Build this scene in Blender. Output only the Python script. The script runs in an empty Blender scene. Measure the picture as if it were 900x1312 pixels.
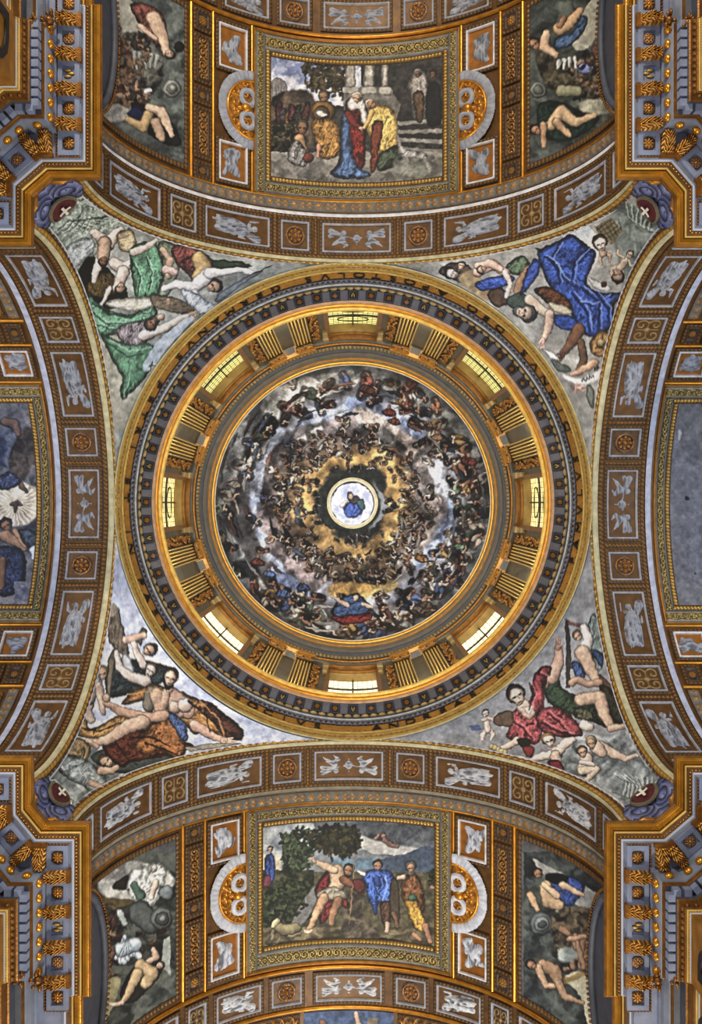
import bpy, math, random
import numpy as np
from math import pi, sin, cos, tan, sqrt, atan2, radians
from mathutils import Matrix, Vector

# ------------------------------------------------------------------ camera, sky, lights, exposure
scene = bpy.context.scene
COL = scene.collection
FPX, VX, VY = 1143.0, 450.5, 647.0           # focal length in pixels and the zenith point in the 900x1312 frame
CAMX, CAMY = -0.07, 0.12                     # the photographer stands a hand's breadth off the axis
cam = bpy.data.objects.new('camera', bpy.data.cameras.new('camera'))
COL.objects.link(cam)
cam.location = (CAMX, CAMY, 0.0)
cam.rotation_euler = (pi, 0, 0)              # looking straight up
cam.data.sensor_fit = 'HORIZONTAL'
cam.data.sensor_width = 36.0
cam.data.lens = 36.0 * FPX / 900.0
cam.data.shift_x = -(VX - 450.0) / 900.0
cam.data.shift_y = (VY - 656.0) / 900.0
cam.data.clip_end = 300
scene.camera = cam

world = bpy.data.worlds.new('world'); scene.world = world
world.use_nodes = True
wb = world.node_tree.nodes['Background']
wb.inputs['Color'].default_value = (0.80, 0.88, 1.0, 1)
wb.inputs['Strength'].default_value = 0.42

def area_light(name, loc, target, size, power, color, size_y=None):
    L = bpy.data.lights.new(name, 'AREA'); L.energy = power; L.color = color
    L.size = size
    if size_y: L.shape = 'RECTANGLE'; L.size_y = size_y
    o = bpy.data.objects.new(name, L); COL.objects.link(o); o.location = loc
    o.rotation_euler = (Vector(target) - Vector(loc)).to_track_quat('-Z', 'Y').to_euler()
    return o

# added fills: warm in nave and apse, cool in transepts; also nave window daylight
area_light('nave_fill_light', (4, 34, 4), (-1, -4, 34), 2.5, 7000, (1.0, 0.88, 0.70))
area_light('apse_fill_light', (-4, -34, 4), (1, 4, 34), 2.5, 8000, (1.0, 0.88, 0.70))
area_light('window_daylight', (3, 30, 22), (0, 11, 34), 5.0, 900, (0.78, 0.88, 1.0))
area_light('transept_fill_light', (26, 4, 14), (-4, 0, 33), 5.0, 2600, (0.80, 0.88, 1.0))
area_light('transept_fill_light', (-26, -4, 14), (4, 0, 33), 5.0, 2400, (0.90, 0.92, 1.0))
for k in range(8):       # added fill lights on the ring ledge, aimed up to brighten the dome
    a = radians(45 * k + 22.5)
    area_light('ledge_fill_light', (8.3 * sin(a), -8.3 * cos(a), 38.25), (-3.2 * sin(a), 3.2 * cos(a), 56.5), 0.35, 400, (0.90, 0.94, 1.0))

vs = scene.view_settings
vs.view_transform = 'Standard'; vs.look = 'None'; vs.gamma = 1.0; vs.use_curve_mapping = False
vs.exposure = 0.16

# ------------------------------------------------------------------ numbers of the building (metres above the lens)
HS, BR, CR = 26.3, 7.9, 9.19                 # springing, vault radius, half the crossing
TOP = HS + BR
OFF = {'top': 0.13, 'bottom': 0.17, 'left': -0.07, 'right': 0.10}   # each arm's axis, in its own u

rng = np.random.RandomState(7)
random.seed(7)

def lin(c):
    c = np.asarray(c, float) / 255.0
    return np.where(c <= 0.04045, c / 12.92, ((c + 0.055) / 1.055) ** 2.4)

# ------------------------------------------------------------------ noise
_tab = rng.rand(16, 256, 256).astype(np.float32)
def noise(x, y, k=0):
    x = np.asarray(x, np.float32); y = np.asarray(y, np.float32)
    xi = np.floor(x); yi = np.floor(y); fx = x - xi; fy = y - yi
    fx = fx * fx * (3 - 2 * fx); fy = fy * fy * (3 - 2 * fy)
    i = xi.astype(np.int64) & 255; j = yi.astype(np.int64) & 255
    i1 = (i + 1) & 255; j1 = (j + 1) & 255; T = _tab[k % 16]
    return (T[i, j] * (1 - fx) + T[i1, j] * fx) * (1 - fy) + (T[i, j1] * (1 - fx) + T[i1, j1] * fx) * fy
def fbm(x, y, k=0, o=4):
    s = 0; a = 0.5; t = 0
    for q in range(o):
        s = s + a * noise(x * 2 ** q + 17 * q, y * 2 ** q + 31 * q, k + q); t += a; a *= 0.55
    return s / t

# ------------------------------------------------------------------ materials
def new_mat(name):
    m = bpy.data.materials.new(name); m.use_nodes = True
    return m, m.node_tree.nodes, m.node_tree.links, m.node_tree.nodes['Principled BSDF']

def plain(name, rgb, rough=0.6, metal=0.0, var=0.25, scale=3.0, bump=0.0, bscale=12.0):
    """one stuff with mottled tone and fine relief"""
    m, N, L, B = new_mat(name)
    tc = N.new('ShaderNodeTexCoord')
    nz = N.new('ShaderNodeTexNoise'); nz.inputs['Scale'].default_value = scale; nz.inputs['Detail'].default_value = 6
    L.new(tc.outputs['Object'], nz.inputs['Vector'])
    cr = N.new('ShaderNodeValToRGB')
    c = lin(rgb)
    cr.color_ramp.elements[0].position = 0.3; cr.color_ramp.elements[1].position = 0.7
    cr.color_ramp.elements[0].color = (*(c * (1 - var)), 1); cr.color_ramp.elements[1].color = (*np.minimum(c * (1 + var), 1), 1)
    L.new(nz.outputs['Fac'], cr.inputs['Fac']); L.new(cr.outputs['Color'], B.inputs['Base Color'])
    B.inputs['Roughness'].default_value = rough; B.inputs['Metallic'].default_value = metal
    if bump:
        n2 = N.new('ShaderNodeTexNoise'); n2.inputs['Scale'].default_value = bscale; n2.inputs['Detail'].default_value = 4
        L.new(tc.outputs['Object'], n2.inputs['Vector'])
        bp = N.new('ShaderNodeBump'); bp.inputs['Strength'].default_value = bump; bp.inputs['Distance'].default_value = 0.03
        L.new(n2.outputs['Fac'], bp.inputs['Height']); L.new(bp.outputs['Normal'], B.inputs['Normal'])
    return m

def coloured(name, rough0, rough1, metal, var, scale, bump):
    """colour from the surface's own paint attribute; its alpha says how much of it is gold leaf"""
    m, N, L, B = new_mat(name)
    at = N.new('ShaderNodeAttribute'); at.attribute_name = 'Col'
    tc = N.new('ShaderNodeTexCoord')
    nz = N.new('ShaderNodeTexNoise'); nz.inputs['Scale'].default_value = scale; nz.inputs['Detail'].default_value = 5
    L.new(tc.outputs['Object'], nz.inputs['Vector'])
    mr = N.new('ShaderNodeMapRange'); mr.inputs['From Min'].default_value = 0.3; mr.inputs['From Max'].default_value = 0.7
    mr.inputs['To Min'].default_value = 1 - var; mr.inputs['To Max'].default_value = 1 + var
    L.new(nz.outputs['Fac'], mr.inputs['Value'])
    vm = N.new('ShaderNodeVectorMath'); vm.operation = 'SCALE'
    L.new(at.outputs['Color'], vm.inputs[0]); L.new(mr.outputs['Result'], vm.inputs['Scale'])
    L.new(vm.outputs['Vector'], B.inputs['Base Color'])
    if metal:
        mm = N.new('ShaderNodeMath'); mm.operation = 'MULTIPLY'; mm.inputs[1].default_value = metal
        L.new(at.outputs['Alpha'], mm.inputs[0]); L.new(mm.outputs[0], B.inputs['Metallic'])
        mx = N.new('ShaderNodeMapRange'); mx.inputs['To Min'].default_value = rough0; mx.inputs['To Max'].default_value = rough1
        L.new(at.outputs['Alpha'], mx.inputs['Value']); L.new(mx.outputs['Result'], B.inputs['Roughness'])
    else:
        B.inputs['Roughness'].default_value = rough0
    if bump:
        bp = N.new('ShaderNodeBump'); bp.inputs['Strength'].default_value = bump; bp.inputs['Distance'].default_value = 0.02
        L.new(nz.outputs['Fac'], bp.inputs['Height']); L.new(bp.outputs['Normal'], B.inputs['Normal'])
    return m

M = {
 'fresco': coloured('fresco_paint', 0.7, 0, 0, 0.10, 5.0, 0.25),
 'orn': coloured('gilt_stucco', 0.7, 0.36, 0.75, 0.25, 4.0, 0.3),
 'gold': plain('gold_leaf', (208, 142, 44), 0.27, 0.8, 0.25, 2.5, 0.2, 14),
 'goldd': plain('aged_gold', (128, 84, 32), 0.42, 0.65, 0.35, 4, 0.3, 14),
 'goldp': plain('pale_gold', (236, 198, 110), 0.35, 0.55, 0.2, 2.0),
 'grey': plain('grey_stucco', (118, 122, 134), 0.65, 0, 0.2, 2.5, 0.2, 10),
 'blue': plain('blue_grey_marble', (124, 132, 154), 0.5, 0, 0.2, 2.5, 0.15, 10),
 'blockg': plain('warm_grey_stucco', (112, 112, 118), 0.6, 0, 0.2, 2.5, 0.2, 10),
 'dark': plain('dark_grey_stucco', (66, 68, 76), 0.6, 0, 0.25, 2.5, 0.2, 10),
 'white': plain('white_stucco', (186, 190, 200), 0.55, 0, 0.12, 2.5, 0.15, 10),
 'och': plain('ochre_gilt_ground', (170, 116, 40), 0.45, 0.45, 0.3, 3.0, 0.3, 12),
 'brown': plain('brown_gilt_ground', (98, 66, 30), 0.5, 0.3, 0.35, 3.0, 0.3, 12),
 'drumg': plain('honey_marble', (134, 108, 60), 0.4, 0.25, 0.3, 2.0, 0.2, 8),
 'drumd': plain('olive_marble', (74, 66, 44), 0.45, 0.1, 0.35, 2.0, 0.2, 8),
 'black': plain('black_lettering', (14, 14, 16), 0.5, 0, 0.2),
 'red': plain('red_enamel', (92, 22, 26), 0.4, 0, 0.25, 4),
 'cream': plain('cream_stucco', (232, 222, 186), 0.6, 0, 0.1, 3),
 'lead': plain('dark_leading', (40, 34, 22), 0.6, 0.2, 0.2),
}
def pane_mat(name, rgb, strength):
    m, N, L, B = new_mat(name)
    tc = N.new('ShaderNodeTexCoord'); nz = N.new('ShaderNodeTexNoise'); nz.inputs['Scale'].default_value = 1.3
    L.new(tc.outputs['Object'], nz.inputs['Vector'])
    cr = N.new('ShaderNodeValToRGB'); c = lin(rgb)
    cr.color_ramp.elements[0].position = 0.35; cr.color_ramp.elements[1].position = 0.65
    cr.color_ramp.elements[0].color = (*(c * 0.75), 1); cr.color_ramp.elements[1].color = (*c, 1)
    L.new(nz.outputs['Fac'], cr.inputs['Fac'])
    B.inputs['Base Color'].default_value = (*(c * 0.3), 1); B.inputs['Roughness'].default_value = 0.2
    L.new(cr.outputs['Color'], B.inputs['Emission Color']); B.inputs['Emission Strength'].default_value = strength
    return m

# ------------------------------------------------------------------ objects
def tag(o, label=None, cat=None, group=None, kind=None):
    if label: o['label'] = label
    if cat: o['category'] = cat
    if group: o['group'] = group
    if kind: o['kind'] = kind
    return o
def link(o, parent=None):
    COL.objects.link(o)
    if parent is not None: o.parent = parent
    return o
def empty(name, loc=(0, 0, 0), label=None, cat=None, group=None, kind=None):
    o = bpy.data.objects.new(name, None); link(o); o.location = loc
    o.empty_display_size = 0.2
    return tag(o, label, cat, group, kind)
def inst(name, me, mat4, parent=None):
    """an object placed by a world matrix under a parent that carries no rotation"""
    o = bpy.data.objects.new(name, me); link(o, parent)
    if parent is not None:
        L = Vector(parent.location) if parent.parent is None else Vector(parent.location) + Vector(parent.parent.location)
        mat4 = Matrix.Translation(-L) @ mat4
    o.matrix_basis = mat4
    return o
def org_of(parent):
    v = Vector((0, 0, 0))
    while parent is not None:
        v = v + Vector(parent.location); parent = parent.parent
    return np.array(v)

def mesh_np(name, V, F, mat, C=None, smooth=True):
    """V (n,3), F (m,4) quads or (m,3)"""
    me = bpy.data.meshes.new(name)
    V = np.ascontiguousarray(V, np.float32); F = np.ascontiguousarray(F, np.int32)
    k = F.shape[1]
    me.vertices.add(len(V)); me.vertices.foreach_set('co', V.ravel())
    me.loops.add(F.size); me.loops.foreach_set('vertex_index', F.ravel())
    me.polygons.add(len(F)); me.polygons.foreach_set('loop_start', np.arange(0, F.size, k, dtype=np.int32))
    me.polygons.foreach_set('use_smooth', np.full(len(F), smooth))
    if C is not None:
        at = me.attributes.new('Col', 'FLOAT_COLOR', 'POINT')
        at.data.foreach_set('color', np.ascontiguousarray(C, np.float32).ravel())
    me.materials.append(mat); me.update(); me.validate()
    return me
TRI = [0]
def grid(name, P, mat, C=None, mask=None, parent=None, smooth=True, world=True, closed=False):
    """P (m,n,3) of points in the world; mask (m,n) True keeps a face's corners"""
    m, n = P.shape[:2]
    idx = np.arange(m * n).reshape(m, n)
    a, b, c, d = idx[:-1, :-1], idx[1:, :-1], idx[1:, 1:], idx[:-1, 1:]
    F = np.stack([a, b, c, d], -1).reshape(-1, 4)
    V = P.reshape(-1, 3)
    if C is not None:
        C = C.reshape(-1, C.shape[-1])
        if C.shape[1] == 3: C = np.concatenate([C, np.zeros((len(C), 1))], 1)
    if mask is not None:
        mk = mask.reshape(-1)
        F = F[mk[F].any(1)]
        if not len(F): return None
        used, inv = np.unique(F, return_inverse=True)
        F = inv.reshape(-1, 4); V = V[used]
        if C is not None: C = C[used]
    TRI[0] += 2 * len(F)
    o0 = org_of(parent)
    me = mesh_np(name, V - o0, F, mat, C, smooth)
    ob = bpy.data.objects.new(name, me)
    return link(ob, parent)

class MB:
    """collects plain solids into one mesh"""
    def __init__(s): s.v = []; s.f = []; s.n = 0
    def add(s, V, F):
        V = np.asarray(V, float).reshape(-1, 3)
        s.v.append(V); s.f += [tuple(i + s.n for i in f) for f in F]; s.n += len(V); return s
    def box(s, x0, x1, y0, y1, z0, z1):
        V = [(x, y, z) for z in (z0, z1) for y in (y0, y1) for x in (x0, x1)]
        return s.add(V, [(0, 2, 3, 1), (4, 5, 7, 6), (0, 1, 5, 4), (2, 6, 7, 3), (0, 4, 6, 2), (1, 3, 7, 5)])
    def prism(s, pts, t0, t1, axis=0):
        """polygon pts (p,q) extruded along axis from t0 to t1"""
        n = len(pts); V = []
        for t in (t0, t1):
            for p, q in pts:
                V.append({0: (t, p, q), 1: (p, t, q), 2: (p, q, t)}[axis])
        F = [tuple(range(n))[::-1], tuple(range(n, 2 * n))] + [(i, (i + 1) % n, (i + 1) % n + n, i + n) for i in range(n)]
        return s.add(V, F)
    def ball(s, c, r, nu=8, nv=5):
        r = (r, r, r) if np.isscalar(r) else r
        V = []; F = []
        for j in range(nv + 1):
            a = pi * j / nv
            for i in range(nu):
                b = 2 * pi * i / nu
                V.append((c[0] + r[0] * sin(a) * cos(b), c[1] + r[1] * sin(a) * sin(b), c[2] + r[2] * cos(a)))
        for j in range(nv):
            for i in range(nu):
                F.append((j * nu + i, (j + 1) * nu + i, (j + 1) * nu + (i + 1) % nu, j * nu + (i + 1) % nu))
        return s.add(V, F)
    def tube(s, pts, r, n=6):
        pts = [Vector(p) for p in pts]; V = []; F = []
        rr = r if hasattr(r, '__len__') else [r] * len(pts)
        for i, p in enumerate(pts):
            t = (pts[min(i + 1, len(pts) - 1)] - pts[max(i - 1, 0)]).normalized()
            a = t.orthogonal().normalized() if i == 0 else (a - t * a.dot(t)).normalized()
            b = t.cross(a)
            for k in range(n):
                w = 2 * pi * k / n; V.append(tuple(p + (a * cos(w) + b * sin(w)) * rr[i]))
        for i in range(len(pts) - 1):
            for k in range(n):
                F.append((i * n + k, i * n + (k + 1) % n, (i + 1) * n + (k + 1) % n, (i + 1) * n + k))
        F += [tuple(range(n))[::-1], tuple((len(pts) - 1) * n + k for k in range(n))]
        return s.add(V, F)
    def mesh(s, name, mat, smooth=False):
        me = bpy.data.meshes.new(name)
        me.from_pydata([tuple(v) for v in np.concatenate(s.v)], [], s.f)
        me.materials.append(mat)
        if smooth: me.polygons.foreach_set('use_smooth', [True] * len(me.polygons))
        me.update(); return me
    def build(s, name, mat, parent=None, smooth=False):
        s.v = [np.concatenate(s.v) - org_of(parent)]
        return link(bpy.data.objects.new(name, s.mesh(name, mat, smooth)), parent)

def project(P):
    return (VX + FPX * (P[..., 0] - CAMX) / P[..., 2], VY + FPX * (P[..., 1] - CAMY) / P[..., 2])
# ------------------------------------------------------------------ the painter: fresco colours, mixed in memory and laid on the plaster as vertex colour
SS = 2
CW, CH = 900 * SS, 1312 * SS
canvas = np.zeros((CH, CW, 3), np.float32) + 90
_T = [0.0, 0.0, 1.0]
def Z(ox, oy, s): _T[:] = [ox, oy, s]
def tr(pts):
    p = np.asarray(pts, float)
    return np.stack([_T[0] + p[..., 0] / _T[2], _T[1] + p[..., 1] / _T[2]], -1)
def window(x0, y0, x1, y1):
    i0 = max(int(x0 * SS), 0); i1 = min(int(x1 * SS) + 1, CW); j0 = max(int(y0 * SS), 0); j1 = min(int(y1 * SS) + 1, CH)
    if i1 <= i0 or j1 <= j0: return None
    X, Y = np.meshgrid((np.arange(i0, i1) + .5) / SS, (np.arange(j0, j1) + .5) / SS)
    return (slice(j0, j1), slice(i0, i1)), X.astype(np.float32), Y.astype(np.float32)
def blend(sl, a, c):
    canvas[sl] = canvas[sl] * (1 - a[..., None]) + c * a[..., None]
def smooth_closed(p, n=5):
    a = np.roll(p, 1, 0); b = p; c = np.roll(p, -1, 0); d = np.roll(p, -2, 0); out = []
    for t in np.linspace(0, 1, n, endpoint=False):
        out.append(0.5 * (2 * b + (c - a) * t + (2 * a - 5 * b + 4 * c - d) * t * t + (3 * b - a - 3 * c + d) * t ** 3))
    return np.stack(out, 1).reshape(-1, 2)
def sdf(p, X, Y):
    d2 = np.full(X.shape, 1e9, np.float32); ins = np.zeros(X.shape, bool)
    q = np.roll(p, -1, 0)
    for (ax, ay), (bx, by) in zip(p, q):
        ex, ey = bx - ax, by - ay; L = ex * ex + ey * ey + 1e-9
        t = np.clip(((X - ax) * ex + (Y - ay) * ey) / L, 0, 1)
        dx = X - ax - t * ex; dy = Y - ay - t * ey
        np.minimum(d2, dx * dx + dy * dy, out=d2)
        if ay != by:
            ins ^= ((ay > Y) != (by > Y)) & (X < ex * (Y - ay) / (by - ay) + ax)
    d = np.sqrt(d2)
    return np.where(ins, d, -d)
def sst(a, b, x):
    t = np.clip((x - a) / (b - a), 0, 1); return t * t * (3 - 2 * t)
def fill(pts, col, dark=0.6, edge=2.5, fold=None, tex=0.12, ts=0.25, smooth=True, soft=0.5, alpha=1.0):
    """a painted shape: darker towards its outline, with painted folds fold=(degrees, period, strength)"""
    p = tr(pts)
    if smooth and len(p) > 3: p = smooth_closed(p)
    w = window(p[:, 0].min() - 2, p[:, 1].min() - 2, p[:, 0].max() + 2, p[:, 1].max() + 2)
    if w is None: return
    sl, X, Y = w
    d = sdf(p, X, Y)
    a = np.clip(d / soft * 0.5 + 0.5, 0, 1) * alpha
    sh = dark + (1 - dark) * sst(0, edge, d)
    if fold:
        th = radians(fold[0]); per = fold[1] * .62
        u = X * cos(th) + Y * sin(th); v = -X * sin(th) + Y * cos(th)
        wx = fbm(X * .09 + 3, Y * .09, 7, 3) - .5; wy = fbm(X * .09, Y * .09 + 9, 9, 3) - .5
        n1 = fbm(u / per * 1.5 + 4 * wx, v / per * .38 + 3 * wy, 3, 3); n2 = fbm(u / per * 3.0 + 5 * wy, v / per * .6 + 4 * wx, 6, 2)
        rdg = 1 - np.abs(2 * n1 - 1) * 3.2; dk = np.clip(1 - np.abs(2 * n2 - 1) * 4, 0, 1)
        sh = sh * (1 + fold[2] * 1.3 * np.clip(rdg, -1, 1) - fold[2] * 1.2 * dk * (n1 < .5))
    sh = sh * (1 + tex * (fbm(X * ts * 2, Y * ts * 2, 5, 3) - 0.5) * 2)
    blend(sl, a, np.clip(np.asarray(col, np.float32) * sh[..., None], 0, 255))
def flat(pts, col, tex=0.1, ts=0.1, alpha=1.0, smooth=False, soft=0.5):
    fill(pts, col, 1.0, 1.0, None, tex, ts, smooth, soft, alpha)
def rect(x0, y0, x1, y1, col, tex=0.1, ts=0.1, alpha=1.0):
    flat([(x0, y0), (x1, y0), (x1, y1), (x0, y1)], col, tex, ts, alpha)
def limb(pts, rad, col, dark=0.45, light=(-0.6, -0.75), out=0.35):
    """a rounded limb along a line of points, rad in the current units"""
    p = tr(pts); r = np.asarray(rad if hasattr(rad, '__len__') else [rad] * len(pts), float) / _T[2]
    R = r.max() + 1
    w = window(p[:, 0].min() - R, p[:, 1].min() - R, p[:, 0].max() + R, p[:, 1].max() + R)
    if w is None: return
    sl, X, Y = w
    best = np.full(X.shape, -1e9, np.float32); q = np.zeros(X.shape, np.float32); nx = q.copy(); ny = q.copy()
    if len(p) == 1: p = np.concatenate([p, p + 1e-3]); r = np.concatenate([r, r])
    for i in range(len(p) - 1):
        ax, ay = p[i]; bx, by = p[i + 1]; ex, ey = bx - ax, by - ay; L = ex * ex + ey * ey + 1e-9
        t = np.clip(((X - ax) * ex + (Y - ay) * ey) / L, 0, 1)
        dx = X - ax - t * ex; dy = Y - ay - t * ey; dd = np.sqrt(dx * dx + dy * dy); rr = r[i] * (1 - t) + r[i + 1] * t
        v = rr - dd; k = v > best
        best[k] = v[k]; q[k] = (dd / rr)[k]; nx[k] = (dx / rr)[k]; ny[k] = (dy / rr)[k]
    a = np.clip(best * 1.3 + 0.5, 0, 1)
    qq = np.clip(q, 0, 1)
    sh = dark + (1 - dark) * np.clip(0.72 * np.sqrt(1 - qq * qq) + 0.5 * (nx * light[0] + ny * light[1]) + 0.25, 0, 1.15)
    sh = sh * (1 - out * sst(0.72, 1.0, q)) * (1 + 0.1 * (fbm(X * .5, Y * .5, 2, 2) - .5))
    blend(sl, a, np.clip(np.asarray(col, np.float32) * sh[..., None], 0, 255))
def stroke(pts, wd, col, alpha=0.8):
    limb_flat(pts, wd, col, alpha)
def limb_flat(pts, wd, col, alpha=1.0, soft=0.6):
    p = tr(pts); r = np.asarray(wd if hasattr(wd, '__len__') else [wd] * len(pts), float) / _T[2] / 2
    R = r.max() + 1
    w = window(p[:, 0].min() - R, p[:, 1].min() - R, p[:, 0].max() + R, p[:, 1].max() + R)
    if w is None: return
    sl, X, Y = w; best = np.full(X.shape, -1e9, np.float32)
    for i in range(len(p) - 1):
        ax, ay = p[i]; bx, by = p[i + 1]; ex, ey = bx - ax, by - ay; L = ex * ex + ey * ey + 1e-9
        t = np.clip(((X - ax) * ex + (Y - ay) * ey) / L, 0, 1)
        best = np.maximum(best, r[i] * (1 - t) + r[i + 1] * t - np.hypot(X - ax - t * ex, Y - ay - t * ey))
    blend(sl, np.clip(best / soft + 0.5, 0, 1) * alpha, np.asarray(col, np.float32))
SKIN, SKL, SKD = (206, 168, 140), (236, 212, 196), (158, 112, 84)
def head(x, y, r, ang=0, hair=(60, 44, 30), skin=SKIN, beard=None, face=True):
    """ang in degrees: where the crown of the head points, 0 = up the page"""
    a = radians(ang); ux, uy = sin(a), -cos(a); sx, sy = -uy, ux
    limb([(x + ux * r * .35, y + uy * r * .35)], r * 1.0, hair)
    if beard: limb([(x - ux * r * .75, y - uy * r * .75)], r * .62, beard)
    limb([(x + ux * r * .1, y + uy * r * .1), (x - ux * r * .45, y - uy * r * .45)], [r * .78, r * .5], skin)
    if face:
        for k in (-1, 1):
            limb_flat([(x + k * sx * r * .32 - r * .12 * sx, y + k * sy * r * .32 - r * .12 * sy), (x + k * sx * r * .32 + r * .12 * sx, y + k * sy * r * .32 + r * .12 * sy)], r * .2, (50, 30, 24), .8)
        limb_flat([(x - sx * r * .16 - ux * r * .62, y - sy * r * .16 - uy * r * .62), (x + sx * r * .16 - ux * r * .62, y + sy * r * .16 - uy * r * .62)], r * .16, (130, 50, 44), .8)
        limb_flat([(x, y), (x - ux * r * .3 + sx * r * .06, y - uy * r * .3 + sy * r * .06)], r * .14, (150, 100, 76), .7)
def hand(x, y, ang, s, skin=SKIN):
    a = radians(ang)
    limb([(x, y), (x + cos(a) * s * .5, y + sin(a) * s * .5)], s * .36, skin)
    for k, L in zip((-1.5, -.5, .5, 1.5), (.95, 1.15, 1.1, .9)):
        b = a + k * .24
        limb([(x + cos(b) * s * .5, y + sin(b) * s * .5), (x + cos(b) * s * L, y + sin(b) * s * L)], [s * .13, s * .09], skin)
    b = a + 1.0
    limb([(x + cos(b) * s * .2, y + sin(b) * s * .2), (x + cos(b) * s * .75, y + sin(b) * s * .75)], [s * .15, s * .1], skin)
def clouds(x0, y0, x1, y1, c0, c1, sc=0.05, k=0, alpha=1.0, pts=None, contrast=1.6, soft=3.0):
    """billowing painted cloud between two tones"""
    if pts is None: p = tr([(x0, y0), (x1, y0), (x1, y1), (x0, y1)])
    else: p = smooth_closed(tr(pts))
    w = window(p[:, 0].min() - 2, p[:, 1].min() - 2, p[:, 0].max() + 2, p[:, 1].max() + 2)
    if w is None: return
    sl, X, Y = w
    n1 = fbm(X * sc, Y * sc, k, 4); n2 = fbm(X * sc + 2.2 * n1, Y * sc - 1.7 * n1, k + 3, 4)
    t = np.clip((n2 - .5) * contrast * 1.6 + .5, 0, 1)
    a = (np.clip(sdf(p, X, Y) / soft + .5, 0, 1) if pts is not None else np.ones(X.shape, np.float32)) * alpha
    blend(sl, a, np.asarray(c0, np.float32) * (1 - t[..., None]) + np.asarray(c1, np.float32) * t[..., None])
def foliage(pts, c0, c1, n, s, seed=1):
    p = tr(pts); r = np.random.RandomState(seed); lo = p.min(0); hi = p.max(0)
    k = 0
    while k < n:
        q = lo + r.rand(60, 2) * (hi - lo); d = sdf(p, q[:, 0], q[:, 1])
        for (x, y) in q[d > 0]:
            t = r.rand() ** 1.5; c = np.array(c0) * (1 - t) + np.array(c1) * t; a = r.rand() * 6.3
            x_ = (x - _T[0]) * _T[2]; y_ = (y - _T[1]) * _T[2]
            limb_flat([(x_, y_), (x_ + cos(a) * s, y_ + sin(a) * s)], s * .8, c, .85); k += 1
            if k >= n: break
def sample(P):
    x, y = project(P)
    u = np.clip(x * SS - .5, 0, CW - 1.01); v = np.clip(y * SS - .5, 0, CH - 1.01)
    i = u.astype(int); j = v.astype(int); fu = (u - i)[..., None]; fv = (v - j)[..., None]
    c = (canvas[j, i] * (1 - fu) + canvas[j, i + 1] * fu) * (1 - fv) + (canvas[j + 1, i] * (1 - fu) + canvas[j + 1, i + 1] * fu) * fv
    return lin(c)
BLK = (26, 24, 24)
def putto(x, y, s, ang, skin=SKL, hair=(110, 80, 50), pose=0):
    """a small winged child, s = body length, ang = where the head points in degrees"""
    a = radians(ang)
    def P(u, v): return (x + s * (u * cos(a) + v * sin(a)), y + s * (u * sin(a) - v * cos(a)))
    k = 1 if pose % 2 == 0 else -1
    limb([P(0, .5), P(.15 * k, .95), P(-.05 * k, 1.3)][::-1] if 0 else [P(-.16 * k, -.42), P(-.34 * k, -.75), P(-.1 * k, -1.1)], [s * .19, s * .15, s * .09], skin)
    limb([P(.14 * k, -.42), P(.4 * k, -.62), P(.5 * k, -1.0)], [s * .19, s * .15, s * .09], skin)
    limb([P(0, .3), P(0, -.05), P(0, -.38)], [s * .23, s * .22, s * .26], skin)
    limb([P(-.22, .3), P(-.5 * k - .1, .25), P(-.75 * k, .5)], [s * .12, s * .1, s * .07], skin)
    limb([P(.22, .3), P(.5, .1), P(.7, .3)], [s * .12, s * .1, s * .07], skin)
    hx, hy = P(.04, .66); head(hx, hy, s * .24, ang + 0, hair, skin)

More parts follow.
